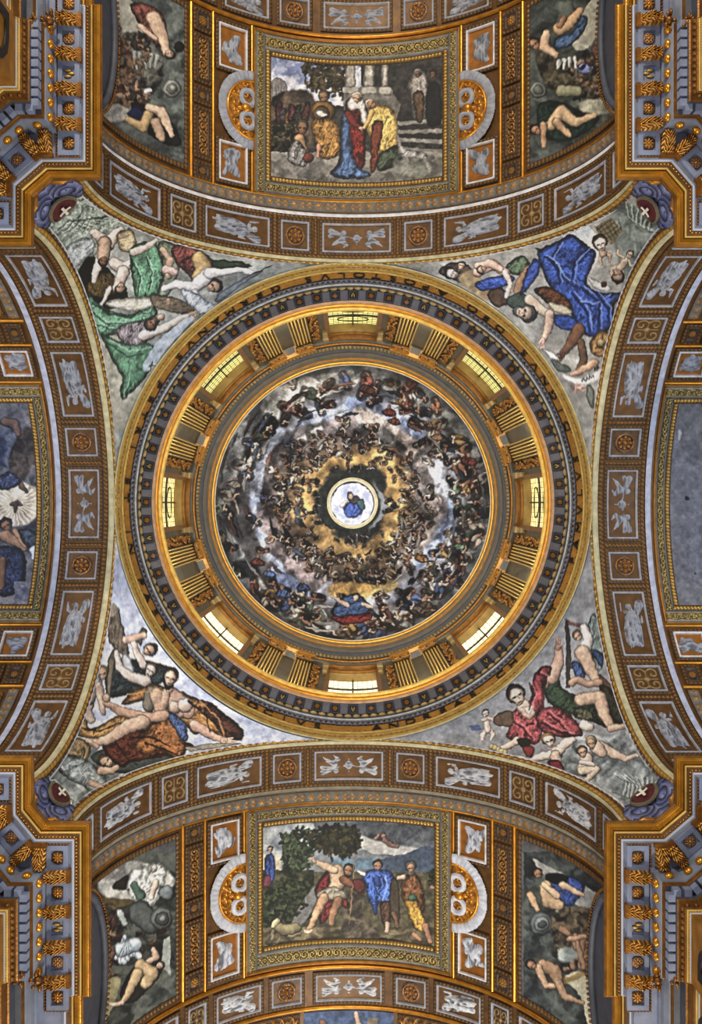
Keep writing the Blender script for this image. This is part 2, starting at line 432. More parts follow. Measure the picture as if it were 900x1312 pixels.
# ---- green-robed saint with angels and a long cross: the corner at the upper left
def paint_green():
    Z(0, 220, 2.571)
    clouds(0, 0, 1160, 1090, (126, 132, 128), (186, 188, 182), .03, 1)
    fill([(100, 100), (240, 60), (420, 130), (420, 200), (330, 260), (240, 330), (180, 250)], (146, 158, 146), .6, 5, (40, 9, .22))
    for q in range(7):
        stroke([(190 + q * 20, 190 + q * 4), (230 + q * 18, 160 - q * 2), (290 + q * 16, 190 - q * 9), (340 + q * 8, 150)], 5, (66, 82, 74), .7)
        stroke([(186 + q * 20, 198 + q * 4), (228 + q * 18, 168 - q * 2), (288 + q * 16, 198 - q * 9)], 4, (206, 214, 196), .6)
    flat([(330, 560), (420, 560), (520, 640), (440, 823), (360, 823)], (176, 172, 156), smooth=True)
    fill([(225, 240), (300, 215), (310, 260), (270, 300), (235, 330), (212, 300)], (176, 184, 186), .6, 5, (50, 8, .15))
    fill([(255, 330), (310, 280), (420, 400), (380, 450), (300, 440), (255, 380)], (34, 36, 30), .8, 4)
    fill([(290, 360), (360, 330), (400, 380), (345, 415), (290, 400)], (92, 74, 40), .6, 4, (10, 5, .3))
    # angel and child at the top
    limb([(310, 200), (355, 235), (380, 205), (400, 190)], [14, 24, 15, 10], SKL)
    fill([(390, 200), (430, 190), (448, 220), (440, 262), (400, 258), (385, 225)], (196, 170, 130), .5, 5, (60, 6, .2))
    limb([(340, 230), (335, 275), (315, 330), (308, 360)], [20, 18, 13, 8], SKL)
    limb([(345, 235), (340, 280)], [24, 20], SKIN)
    head(342, 292, 17, 200, (84, 62, 34), SKD)
    limb([(375, 300), (405, 320), (430, 300)], [20, 22, 15], SKL)
    limb([(405, 330), (395, 360), (385, 380)], [22, 20, 16], SKL); head(398, 380, 20, 190, (60, 44, 30), SKIN)
    limb([(360, 385), (345, 415), (330, 440)], [8, 7, 6], SKL)
    # green mantle
    fill([(430, 250), (500, 230), (525, 260), (540, 330), (520, 400), (450, 415), (435, 350)], (98, 148, 116), .5, 6, (15, 9, .25))
    limb([(440, 265), (480, 250), (512, 226)], [14, 12, 8], SKL)
    fill([(290, 400), (330, 440), (420, 470), (500, 440), (520, 470), (470, 500), (400, 530), (330, 540), (300, 520)], (104, 152, 122), .45, 6, (70, 11, .25))
    fill([(335, 530), (400, 560), (480, 560), (510, 580), (500, 640), (470, 690), (405, 750), (395, 720), (400, 680), (370, 620), (345, 570)], (92, 140, 108), .5, 7, (35, 16, .2))
    fill([(520, 240), (560, 230), (600, 280), (560, 400), (520, 410), (535, 330)], (120, 132, 112), .5, 5, (15, 8, .2))
    stroke([(300, 430), (360, 470), (430, 480), (500, 430)], 5, (44, 84, 64), .9)
    stroke([(350, 560), (420, 610), (470, 600)], 5, (40, 84, 62), .9)
    stroke([(360, 555), (430, 590), (500, 580)], 4, (164, 198, 176), .8)
    stroke([(430, 640), (420, 700), (408, 740)], 5, (150, 190, 160), .7)
    for pq in ([(300, 460), (350, 500), (420, 500)], [(310, 500), (370, 520), (430, 505)], [(440, 300), (460, 350), (455, 400)], [(480, 280), (500, 330), (490, 390)]):
        stroke(pq, 5, (52, 96, 72), .8); stroke([(a + 6, b - 4) for a, b in pq], 3, (170, 206, 184), .8)
    # white sleeve, beard and the arm on the beam
    fill([(355, 425), (420, 415), (500, 415), (508, 440), (460, 458), (400, 455), (355, 440)], (214, 206, 186), .55, 5, (80, 6, .15))
    fill([(500, 405), (560, 410), (640, 440), (662, 470), (630, 472), (560, 462), (505, 440)], (122, 106, 84), .55, 3, (75, 5, .15))
    fill([(380, 520), (440, 490), (500, 490), (540, 520), (480, 560), (440, 575), (400, 560)], (128, 118, 124), .5, 5, (20, 7, .35))
    limb([(470, 540), (540, 515), (600, 480), (630, 470)], [18, 15, 11, 8], SKL)
    hand(628, 470, -10, 26); head(500, 500, 22, 230, (70, 66, 62), SKD, (96, 92, 88)); limb([(530, 478)], 12, SKIN)
    hand(552, 420, 90, 16)
    # angel in rose
    fill([(565, 250), (620, 240), (700, 290), (700, 350), (650, 370), (610, 330), (580, 300)], (130, 66, 62), .5, 5, (30, 8, .3))
    limb([(655, 285), (670, 315), (655, 345)], [24, 30, 22], (206, 170, 112))
    limb([(535, 255), (560, 290), (555, 340)], [9, 13, 11], SKIN)
    limb([(545, 320), (575, 330)], [14, 13], (222, 180, 170))
    limb([(540, 385), (580, 370), (640, 380), (680, 345)], [10, 14, 20, 26], (240, 232, 234))
    limb([(690, 335), (750, 325), (800, 320), (835, 335)], [20, 15, 11, 7], (240, 234, 236))
    fill([(700, 290), (790, 296), (830, 312), (760, 316), (712, 318)], (64, 92, 66), .5, 3)
    limb([(640, 400), (665, 440)], [14, 10], (238, 230, 236)); head(702, 378, 24, 70, (84, 56, 34), SKIN)
    fill([(600, 385), (650, 400), (690, 430), (730, 440), (670, 470), (610, 420)], (186, 196, 216), .6, 4, (30, 7, .2))
    fill([(720, 400), (800, 350), (870, 322), (800, 370), (720, 430)], (120, 128, 142), .7, 3)
    stroke([(835, 335), (895, 308)], 4, (70, 60, 50), .9)
    flat([(470, 640), (520, 560), (600, 490), (640, 480), (560, 570), (500, 650)], (196, 206, 226), smooth=True, alpha=.9)
    limb_flat([(490, 640), (512, 640)], 4, (70, 60, 50)); limb_flat([(501, 628), (496, 656)], 4, (70, 60, 50))

# ---- blue-robed saint: the corner at the upper right
def paint_blue():
    Z(550, 220, 2.571)
    clouds(-250, 0, 900, 1090, (140, 138, 132), (176, 174, 168), .03, 2)
    clouds(0, 0, 0, 0, (84, 96, 92), (150, 160, 152), .06, 4, pts=[(600, 100), (800, 150), (780, 250), (700, 420), (640, 330), (600, 200)])
    for q in range(6):
        stroke([(650 + q * 18, 100 + q * 8), (660 + q * 12, 150 + q * 7), (700 + q * 8, 190), (760, 200)], 5, (186, 194, 180), .6)
        stroke([(655 + q * 18, 106 + q * 8), (665 + q * 12, 158 + q * 7), (700 + q * 8, 200)], 3, (70, 84, 76), .7)
    flat([(545, 180), (600, 150), (640, 195), (600, 240), (560, 215)], (128, 116, 84), smooth=False)
    for q in range(6): stroke([(550 + q * 15, 180 - q * 5), (590 + q * 9, 230 - q * 8)], 3, (74, 62, 44), .8)
    for q in range(4): stroke([(552 + q * 12, 190 + q * 10), (600 + q * 11, 158 + q * 9)], 3, (74, 62, 44), .8)
    flat([(430, 195), (520, 175), (560, 240), (540, 300)], (206, 216, 226), smooth=True)
    # children
    putto(640, 300, 52, 35, (214, 186, 158), pose=0); putto(565, 255, 46, -30, (206, 172, 140), pose=1)
    head(565, 238, 26, -20, (96, 68, 40), SKL); head(622, 340, 22, 170, (84, 60, 40), SKIN)
    fill([(350, 250), (440, 270), (380, 300)], (90, 92, 64), .5)
    # lower shapes
    fill([(260, 300), (310, 275), (330, 310), (290, 340), (255, 325)], (96, 120, 92), .5, 5, (30, 7, .2))
    fill([(30, 330), (70, 300), (130, 310), (160, 360), (120, 370), (70, 350)], (92, 74, 60), .5, 4, (20, 5, .3))
    head(75, 335, 20, -70, (60, 42, 30), SKL); head(105, 310, 14, 10, (90, 70, 50), SKIN)
    clouds(0, 0, 0, 0, (150, 122, 84), (196, 166, 120), .06, 4, pts=[(95, 350), (150, 320), (170, 350), (240, 420), (210, 430), (140, 395)])
    limb([(160, 330), (210, 305), (250, 330), (270, 390)], [16, 17, 15, 8], (232, 178, 156))
    limb([(160, 310), (200, 300), (235, 320)], [14, 14, 12], (240, 190, 168)); head(175, 322, 15, 250, (120, 70, 50), SKIN)
    fill([(150, 370), (190, 350), (250, 340), (285, 350), (250, 375), (180, 392)], (52, 78, 168), .5, 4, (70, 6, .3))
    fill([(190, 400), (240, 380), (260, 430), (220, 445)], (106, 76, 56), .5, 4)
    limb([(250, 330), (268, 370), (255, 410)], [10, 9, 8], (232, 204, 186))
    limb([(330, 330), (300, 370), (290, 410)], [22, 20, 12], (176, 132, 96))
    fill([(255, 420), (300, 395), (330, 430), (300, 450), (265, 445)], (80, 96, 84), .5)
    # the blue mantle
    fill([(360, 262), (430, 225), (470, 205), (530, 250), (550, 270), (530, 330), (520, 370), (560, 395), (640, 400), (610, 440), (610, 490), (580, 530), (530, 545), (495, 520), (470, 470), (440, 420), (400, 380), (370, 320)],
         (52, 84, 178), .45, 8, (55, 22, .22), tex=.2)
    fill([(340, 290), (365, 300), (360, 340), (330, 380), (300, 410), (310, 360)], (54, 84, 180), .5, 5, (60, 8, .2))
    fill([(415, 470), (470, 475), (500, 520), (440, 520), (412, 500)], (44, 76, 172), .5, 4, (80, 8, .2))
    for pq in ([(430, 240), (400, 290), (440, 350), (500, 390)], [(520, 260), (480, 300), (470, 360)], [(500, 380), (560, 430), (560, 520)], [(470, 400), (520, 460), (530, 530)],
               [(590, 410), (540, 440), (490, 430)], [(380, 280), (420, 310), (430, 370)], [(540, 390), (590, 450), (590, 500)]):
        stroke(pq, [10, 9, 6, 4][:len(pq)], (22, 38, 110), .75)
        stroke([(a + 9, b - 6) for a, b in pq], [6, 6, 4, 3][:len(pq)], (124, 154, 226), .7)
    fill([(520, 345), (560, 360), (600, 380), (590, 396), (545, 380)], (206, 206, 200), .6, 3); limb([(575, 372)], 9, (150, 40, 44))
    # brown undergarment, arms, white-haired head
    fill([(345, 385), (400, 380), (450, 410), (470, 450), (420, 450), (370, 420)], (104, 60, 36), .5, 5, (40, 8, .3))
    limb([(330, 420), (370, 455), (400, 470)], [17, 17, 15], (232, 198, 170)); limb([(398, 470), (390, 520), (376, 555)], [17, 14, 9], (222, 182, 158)); hand(374, 556, 95, 26, (226, 170, 150))
    fill([(395, 430), (440, 440), (470, 460), (440, 470), (400, 450)], (206, 190, 160), .6, 3)
    limb([(495, 520), (470, 560), (440, 600)], [22, 18, 12], (140, 92, 62)); hand(440, 600, 120, 24, (130, 84, 60))
    head(315, 465, 30, 100, (110, 110, 112), (206, 176, 150), (96, 98, 100)); limb_flat([(330, 490), (352, 478), (356, 462)], 8, (66, 68, 72), .8)
    # lion, scroll, feet
    fill([(530, 560), (570, 520), (600, 540), (595, 600), (560, 610), (535, 595)], (142, 106, 60), .5, 5, (30, 5, .3)); limb([(565, 562)], 15, (186, 156, 108)); limb_flat([(560, 575), (572, 578)], 6, BLK)
    limb([(500, 560), (510, 620), (490, 660)], [12, 14, 10], (128, 92, 64)); limb([(545, 630), (500, 655), (470, 668)], [14, 10, 6], (206, 160, 130))
    flat([(380, 585), (410, 600), (430, 620), (400, 612)], (210, 220, 232)); fill([(400, 620), (440, 630), (470, 655), (430, 660)], (96, 108, 100), .6)
    fill([(440, 668), (500, 680), (560, 650), (590, 620), (596, 650), (550, 690), (500, 700), (450, 685)], (222, 224, 226), .8, 3)
    for k, (x, y) in enumerate([(505, 690), (515, 687), (525, 683), (535, 678), (545, 655), (553, 650), (563, 666), (572, 640), (580, 636), (566, 648)]):
        limb_flat([(x, y), (x + 4, y - 10)], 3.5, (40, 40, 46)); limb_flat([(x + 4, y - 10), (x + 8, y - 3)], 3, (40, 40, 46))
    putto(490, 712, 24, -80, (232, 170, 150)); fill([(520, 700), (545, 720), (540, 780), (520, 750)], (120, 128, 116), .6, 3)
    stroke([(600, 440), (620, 410), (640, 440)], 6, (96, 84, 60), .8)

# ---- ochre-cloaked saint with the great cross: the corner at the lower left
def paint_ochre():
    Z(0, 750, 2.571)
    clouds(0, -272, 1160, 823, (176, 186, 220), (214, 220, 244), .02, 6, contrast=1)
    clouds(0, 0, 0, 0, (86, 96, 96), (176, 182, 180), .05, 3, pts=[(90, 640), (190, 560), (220, 500), (300, 520), (380, 600), (400, 620), (330, 680), (220, 790), (90, 790)])
    fill([(360, 250), (430, 240), (540, 260), (560, 290), (520, 330), (420, 360), (350, 360)], (52, 66, 68), .5, 6, (60, 9, .3))
    fill([(300, 560), (420, 520), (560, 560), (600, 575), (500, 600), (400, 620), (340, 600)], (74, 86, 84), .7, 6)
    # cross
    fill([(345, 90), (375, 58), (390, 75), (412, 160), (425, 225), (410, 235), (385, 215), (360, 190)], (118, 104, 88), .5, 3, (8, 5, .2), smooth=False)
    flat([(345, 90), (372, 58), (392, 78), (368, 105)], (150, 138, 122))
    fill([(355, 250), (375, 200), (385, 205), (370, 330), (360, 400), (345, 400)], (130, 116, 94), .5, 3, smooth=False)
    fill([(440, 175), (470, 138), (488, 150), (462, 200)], (120, 104, 84), .5, 3, smooth=False)
    # angels
    head(490, 215, 24, 60, (70, 50, 34), SKIN); limb([(415, 180), (450, 170), (475, 165)], [14, 12, 10], (222, 180, 158))
    limb([(440, 190), (455, 230), (470, 260)], [10, 13, 14], SKL)
    fill([(400, 235), (420, 225), (440, 280), (410, 290)], (196, 200, 206), .6, 4)
    limb([(383, 220), (392, 270), (430, 300), (480, 315)], [8, 12, 16, 20], SKL); head(495, 280, 23, 30, (130, 96, 60), SKL)
    # angel from behind at the left
    limb([(290, 370), (280, 410), (300, 440)], [26, 22, 14], (232, 204, 184)); limb([(305, 330), (290, 370)], [24, 26], (226, 200, 180))
    fill([(285, 330), (320, 300), (340, 320), (310, 350), (290, 360)], (156, 168, 178), .6, 4, (40, 6, .2))
    limb([(325, 330), (332, 370), (340, 420)], [14, 13, 9], (226, 190, 166)); head(338, 290, 22, -10, (156, 118, 70), SKIN)
    # ochre cloak
    fill([(400, 390), (440, 345), (510, 325), (560, 345), (600, 350), (660, 375), (700, 390), (760, 440), (800, 480), (795, 510), (740, 505), (690, 480), (640, 490), (600, 450), (540, 400), (480, 380), (430, 390)],
         (166, 112, 58), .45, 7, (60, 16, .3), tex=.2)
    fill([(690, 385), (750, 430), (800, 475), (795, 508), (740, 500), (700, 450), (670, 420)], (96, 54, 36), .6, 6, (50, 12, .25))
    fill([(245, 440), (280, 430), (300, 470), (380, 430), (430, 415), (420, 450), (370, 490), (330, 505), (270, 500), (250, 480)], (180, 130, 70), .45, 6, (20, 10, .3))
    fill([(340, 500), (430, 470), (560, 500), (640, 530), (560, 560), (440, 580), (400, 600), (350, 560)], (98, 44, 32), .5, 7, (70, 12, .35))
    fill([(500, 450), (560, 440), (600, 490), (612, 550), (580, 572), (530, 545), (480, 560), (440, 530), (470, 490)], (148, 92, 48), .45, 7, (40, 14, .3))
    fill([(540, 410), (600, 440), (620, 500), (600, 510), (560, 450)], (70, 92, 142), .5, 4, (20, 7, .25))
    # body
    limb([(560, 370), (600, 400), (620, 415)], [38, 36, 24], (226, 180, 152)); limb([(500, 360), (490, 395)], [26, 22], (150, 140, 120))
    limb([(575, 400)], 22, (236, 196, 170)); limb([(610, 395)], 26, (240, 204, 180))
    limb([(515, 360), (530, 410), (548, 350)], [24, 20, 13], (222, 176, 146)); limb([(560, 340)], 14, (226, 184, 156))
    head(560, 305, 28, 15, (64, 54, 48), (214, 178, 150), (70, 58, 50))
    limb([(345, 385), (400, 415), (470, 435), (540, 430)], [10, 16, 18, 20], (216, 168, 138)); limb([(350, 372)], 14, SKIN)
    limb([(300, 520), (350, 510), (420, 465), (470, 450)], [12, 17, 24, 26], (224, 182, 154)); limb([(290, 512), (320, 530)], [8, 9], SKIN)
    limb([(640, 460), (690, 490), (740, 512)], [18, 15, 10], (232, 180, 152)); hand(735, 510, 10, 34, (230, 184, 156))
    fill([(610, 535), (700, 520), (800, 522), (720, 534), (640, 545)], (176, 164, 140), .7, 2)
    stroke([(420, 360), (480, 350), (540, 350)], 5, (214, 160, 96), .8); stroke([(660, 380), (720, 440), (740, 500)], 6, (206, 146, 88), .8)
    for pq in ([(620, 380), (680, 430), (690, 480)], [(270, 470), (330, 480), (400, 450)], [(480, 520), (540, 540), (590, 560)], [(380, 520), (420, 570), (450, 590)], [(430, 500), (500, 500), (560, 530)]):
        stroke(pq, [8, 7, 4], (48, 24, 18), .8)
    # grey figures in the tail
    fill([(200, 520), (260, 500), (300, 540), (280, 580), (230, 570)], (140, 116, 76), .5, 5, (20, 7, .3))
    fill([(180, 560), (260, 560), (320, 600), (350, 650), (330, 700), (270, 660), (200, 620)], (150, 160, 160), .5, 7, (50, 14, .2))
    head(350, 580, 22, -60, (100, 72, 50), SKIN); limb([(330, 610), (370, 610), (385, 600)], [14, 11, 9], SKIN); limb([(300, 650), (340, 670), (365, 650)], [12, 10, 8], SKIN)
    for q in range(6): stroke([(130 + q * 14, 650 + q * 4), (180 + q * 12, 640 + q * 12), (230, 690 + q * 8)], 6, (200, 204, 196), .6); stroke([(134 + q * 14, 660 + q * 4), (184 + q * 12, 650 + q * 12), (226, 700 + q * 8)], 3, (80, 86, 80), .7)

# ---- rose and green robed saint: the corner at the lower right
def paint_rose():
    Z(550, 750, 2.571)
    clouds(-250, -272, 900, 823, (134, 136, 142), (172, 174, 178), .025, 7, contrast=1)
    clouds(0, 0, 0, 0, (100, 112, 116), (196, 202, 204), .05, 5, pts=[(440, 560), (500, 490), (600, 500), (680, 470), (690, 560), (760, 600), (800, 640), (760, 760), (680, 740), (600, 680), (520, 640), (440, 620)])
    fill([(525, 130), (545, 90), (570, 170), (575, 260), (550, 280), (530, 200)], (122, 140, 140), .5, 4, (10, 5, .25))
    limb([(468, 270), (560, 300), (600, 340)], [5, 9, 12], (120, 84, 60))
    # easel/cross
    fill([(447, 110), (460, 112), (470, 240), (462, 340), (448, 340), (452, 230)], (84, 72, 66), .6, 2, smooth=False)
    limb([(462, 122), (490, 132), (515, 135)], [6, 8, 10], (150, 88, 66))
    limb([(510, 140), (525, 180), (505, 220)], [14, 18, 24], (242, 226, 216)); limb([(505, 220), (530, 270), (550, 310)], [26, 22, 13], (222, 186, 156))
    head(490, 168, 17, -30, (140, 104, 60), SKIN)
    fill([(535, 210), (575, 225), (570, 270), (550, 250)], (54, 82, 136), .5, 4, (30, 6, .3)); fill([(470, 250), (500, 260), (515, 300), (480, 300)], (58, 84, 140), .5, 4, (30, 6, .3))
    limb([(470, 320), (490, 310), (520, 325), (560, 320)], [14, 12, 12, 14], (196, 154, 124))
    # green garment
    fill([(370, 320), (420, 300), (440, 340), (520, 370), (600, 360), (640, 440), (590, 470), (520, 440), (450, 420), (390, 380)], (52, 72, 50), .5, 6, (50, 12, .3))
    fill([(560, 330), (610, 350), (640, 410), (640, 450), (600, 440)], (60, 62, 48), .6, 6, (40, 9, .3))
    # raised arm
    limb([(405, 300), (425, 250), (428, 200)], [24, 20, 12], (224, 178, 152)); hand(426, 205, -95, 28, (214, 160, 134))
    fill([(345, 300), (370, 268), (400, 265), (400, 290), (375, 320), (380, 400), (350, 460), (310, 480), (300, 430), (330, 380)], (158, 62, 66), .5, 6, (15, 10, .28))
    # torso & mantle
    fill([(270, 420), (310, 400), (370, 440), (370, 490), (360, 520), (320, 520), (255, 500), (262, 470)], (170, 74, 78), .5, 6, (25, 9, .28))
    fill([(360, 410), (420, 400), (470, 430), (500, 470), (500, 495), (440, 500), (390, 490), (355, 460)], (160, 70, 76), .45, 7, (40, 13, .28))
    limb([(310, 395), (330, 420)], [22, 20], (232, 196, 170)); fill([(300, 400), (345, 395), (335, 430)], (226, 206, 190), .7)
    head(290, 365, 33, -30, (84, 60, 44), (236, 204, 178))
    for pq in ([(330, 320), (345, 360), (330, 410)], [(360, 290), (385, 300), (380, 340)], [(390, 420), (430, 450), (460, 490)], [(280, 450), (310, 470), (340, 510)], [(370, 450), (420, 480), (470, 490)]):
        stroke(pq, [8, 7, 5], (92, 26, 34), .8); stroke([(a + 8, b - 5) for a, b in pq], 4, (214, 132, 132), .7)
    # leg
    limb([(500, 375), (560, 370), (575, 420), (600, 470)], [22, 24, 20, 12], (222, 184, 154)); limb([(600, 472), (645, 462)], [14, 8], (224, 186, 160))
    fill([(480, 400), (530, 410), (545, 440), (500, 445), (475, 425)], (92, 92, 70), .5, 5, (30, 6, .3)); limb([(510, 460), (530, 465)], [18, 15], (236, 214, 196))
    # left child & sleeve
    putto(190, 455, 50, -10, (240, 206, 186), pose=1); fill([(215, 430), (270, 410), (275, 460), (220, 460)], (120, 92, 70), .6, 3); flat([(130, 462), (160, 458), (172, 474), (140, 478)], (84, 110, 166))
    limb([(290, 510), (260, 530), (215, 545)], [14, 11, 8], (236, 196, 170)); fill([(290, 505), (330, 505), (330, 540), (300, 530)], (50, 64, 44), .6)
    fill([(310, 530), (345, 530), (340, 562), (318, 560)], (168, 60, 60), .6, 3)
    for k in range(5): limb([(205 + k * 11, 530 + k * 5)], 9, (206, 186, 130))
    # reclining angel
    limb([(285, 565), (330, 578), (380, 560), (420, 555)], [6, 9, 13, 20], (238, 214, 196)); limb([(420, 550), (455, 515), (475, 508)], [20, 16, 10], (240, 214, 196)); limb([(415, 560), (430, 600)], [18, 14], (232, 190, 170))
    head(395, 512, 24, -20, (160, 122, 74), (236, 204, 180)); fill([(390, 580), (430, 575), (445, 610), (410, 615)], (156, 50, 62), .5, 4)
    # two children embracing on a cloud
    limb([(560, 530), (600, 550), (650, 570), (685, 560)], [20, 17, 12, 6], (232, 200, 176)); limb([(545, 525), (570, 550)], [22, 18], (232, 200, 176)); head(535, 520, 20, -10, (196, 168, 124), SKIN)
    limb([(520, 570), (510, 605)], [24, 24], (236, 204, 180)); limb([(505, 610), (550, 605), (520, 640)], [16, 14, 8], (236, 204, 180)); head(505, 550, 19, -20, (130, 92, 60), SKIN); limb([(500, 580), (540, 590)], [8, 7], SKL)
    for q in range(8): stroke([(610 + q * 18, 620 + q * 2), (650 + q * 12, 640 + q * 5), (640 + q * 12, 690 + q * 4)], 6, (206, 212, 208), .6); stroke([(616 + q * 18, 628 + q * 2), (656 + q * 12, 650 + q * 5), (646 + q * 12, 696 + q * 4)], 3, (84, 94, 96), .7)

# ---- two women greeting on a terrace: the picture of the upper vault
def paint_meeting():
    Z(300, 0, 3)
    rect(130, 190, 820, 720, (60, 58, 54), .4, .12)
    clouds(130, 190, 480, 400, (110, 124, 170), (216, 212, 214), .06, 1)
    foliage([(250, 240), (440, 240), (430, 380), (330, 350), (280, 330)], (36, 34, 24), (104, 84, 44), 260, 12, 3)
    fill([(145, 310), (180, 300), (205, 340), (205, 400), (150, 400)], (140, 132, 128), .7, 3); 
    for q in range(4): stroke([(160 + q * 11, 330), (160 + q * 11, 385)], 3, (86, 84, 88), .8)
    clouds(0, 0, 0, 0, (50, 44, 40), (110, 90, 70), .08, 6, pts=[(145, 380), (300, 360), (300, 560), (145, 600)])
    for k in range(7): fill([(160 + 18 * k, 400 + (k % 3) * 20), (185 + 18 * k, 400 + (k % 2) * 20), (185 + 16 * k, 470), (160 + 16 * k, 470)], [(80, 46, 44), (60, 56, 60), (104, 72, 50)][k % 3], .5, 4, (10, 6, .3)); 
    foliage([(150, 470), (230, 450), (240, 600), (150, 600)], (22, 24, 18), (66, 64, 40), 120, 12, 5)
    rect(560, 235, 800, 480, (56, 52, 50), .4, .1)
    flat([(500, 330), (600, 335), (640, 400), (620, 480), (420, 420), (420, 350)], (112, 106, 98), .3)
    for x0, x1 in ((428, 466), (498, 538), (568, 590)):
        fill([(x0, 240), (x1, 240), (x1 + 2, 335), (x0 - 2, 335)], (156, 148, 136), .6, 4, (0, 6, .12), smooth=False)
        flat([(x0 - 8, 335), (x1 + 8, 335), (x1 + 10, 358), (x0 - 10, 358)], (166, 158, 146))
    for q in range(4): flat([(600, 470 + q * 30), (800, 455 + q * 40), (800, 472 + q * 40), (600, 482 + q * 30)], (130, 126, 118), .3)
    flat([(600, 485), (800, 472), (800, 492), (600, 497)], (60, 56, 52)); flat([(620, 515), (800, 510), (800, 532), (620, 530)], (52, 50, 48))
    clouds(145, 590, 810, 720, (90, 86, 80), (150, 142, 130), .08, 2)
    # background veiled figures
    fill([(665, 330), (700, 265), (735, 285), (745, 340), (735, 450), (690, 450), (680, 360)], (130, 122, 114), .5, 5, (5, 8, .25)); head(705, 285, 16, 0, (150, 140, 130), (120, 90, 70))
    fill([(690, 360), (730, 360), (725, 460), (700, 460)], (96, 70, 50), .5, 4, (5, 6, .2)); fill([(745, 330), (790, 330), (795, 470), (740, 470)], (36, 38, 38), .6); head(765, 285, 15, 0, (60, 40, 30), (110, 76, 56))
    # man with the halo and cloak
    limb([(340, 430)], 48, (150, 104, 44)); limb([(335, 440)], 34, (104, 84, 60)); head(345, 372, 22, 0, (110, 80, 50), (150, 110, 80)); limb([(330, 435), (350, 445)], [12, 10], (196, 190, 180)); limb([(338, 455), (352, 450)], [8, 8], (60, 40, 30))
    fill([(300, 460), (380, 460), (410, 520), (410, 590), (340, 610), (310, 540)], (150, 106, 50), .5, 6, (15, 9, .3))
    # kneeling man with the jar
    head(262, 492, 26, 0, (60, 78, 52), (130, 92, 64)); limb([(250, 530), (270, 580), (285, 605)], [18, 15, 10], (176, 130, 88)); fill([(215, 560), (250, 540), (290, 600), (270, 640), (210, 620)], (120, 116, 112), .5, 5, (30, 7, .3)); limb([(285, 605)], 22, (140, 64, 44)); limb([(325, 560), (322, 600)], [10, 7], (206, 140, 110))
    # woman in red with blue mantle
    fill([(430, 390), (470, 370), (510, 400), (512, 460), (505, 560), (500, 640), (470, 640), (440, 560), (428, 470)], (128, 36, 30), .45, 7, (5, 12, .3))
    fill([(415, 440), (440, 430), (450, 560), (480, 640), (530, 675), (440, 690), (370, 670), (400, 620), (408, 540)], (72, 98, 140), .45, 7, (15, 13, .3))
    fill([(435, 400), (460, 355), (490, 365), (505, 420), (510, 470), (490, 470), (480, 420), (450, 425)], (206, 200, 190), .6, 4, (20, 7, .15)); head(472, 378, 20, 10, (206, 196, 176), (216, 172, 140))
    limb([(440, 440), (465, 480), (490, 492)], [15, 12, 8], (140, 44, 36)); hand(485, 492, 0, 16)
    # woman in yellow
    fill([(520, 420), (560, 400), (610, 420), (630, 480), (630, 560), (600, 600), (560, 590), (540, 650), (520, 640), (530, 560), (510, 490)], (206, 164, 82), .5, 7, (15, 10, .3))
    fill([(530, 480), (575, 470), (560, 560), (545, 650), (525, 650)], (132, 60, 38), .5, 4, (10, 7, .2)); fill([(560, 590), (630, 560), (650, 620), (590, 650), (550, 650)], (66, 76, 58), .5, 5, (30, 8, .3))
    fill([(625, 470), (650, 560), (740, 590), (730, 620), (640, 600)], (166, 160, 156), .6, 5, (60, 8, .2)); head(528, 402, 20, -60, (206, 176, 150), (180, 130, 96)); limb([(530, 430), (500, 490)], [12, 7], (210, 170, 92))
    clouds(0, 0, 0, 0, (90, 90, 80), (150, 148, 136), .1, 3, pts=[(620, 620), (700, 600), (760, 640), (720, 680), (620, 660)])

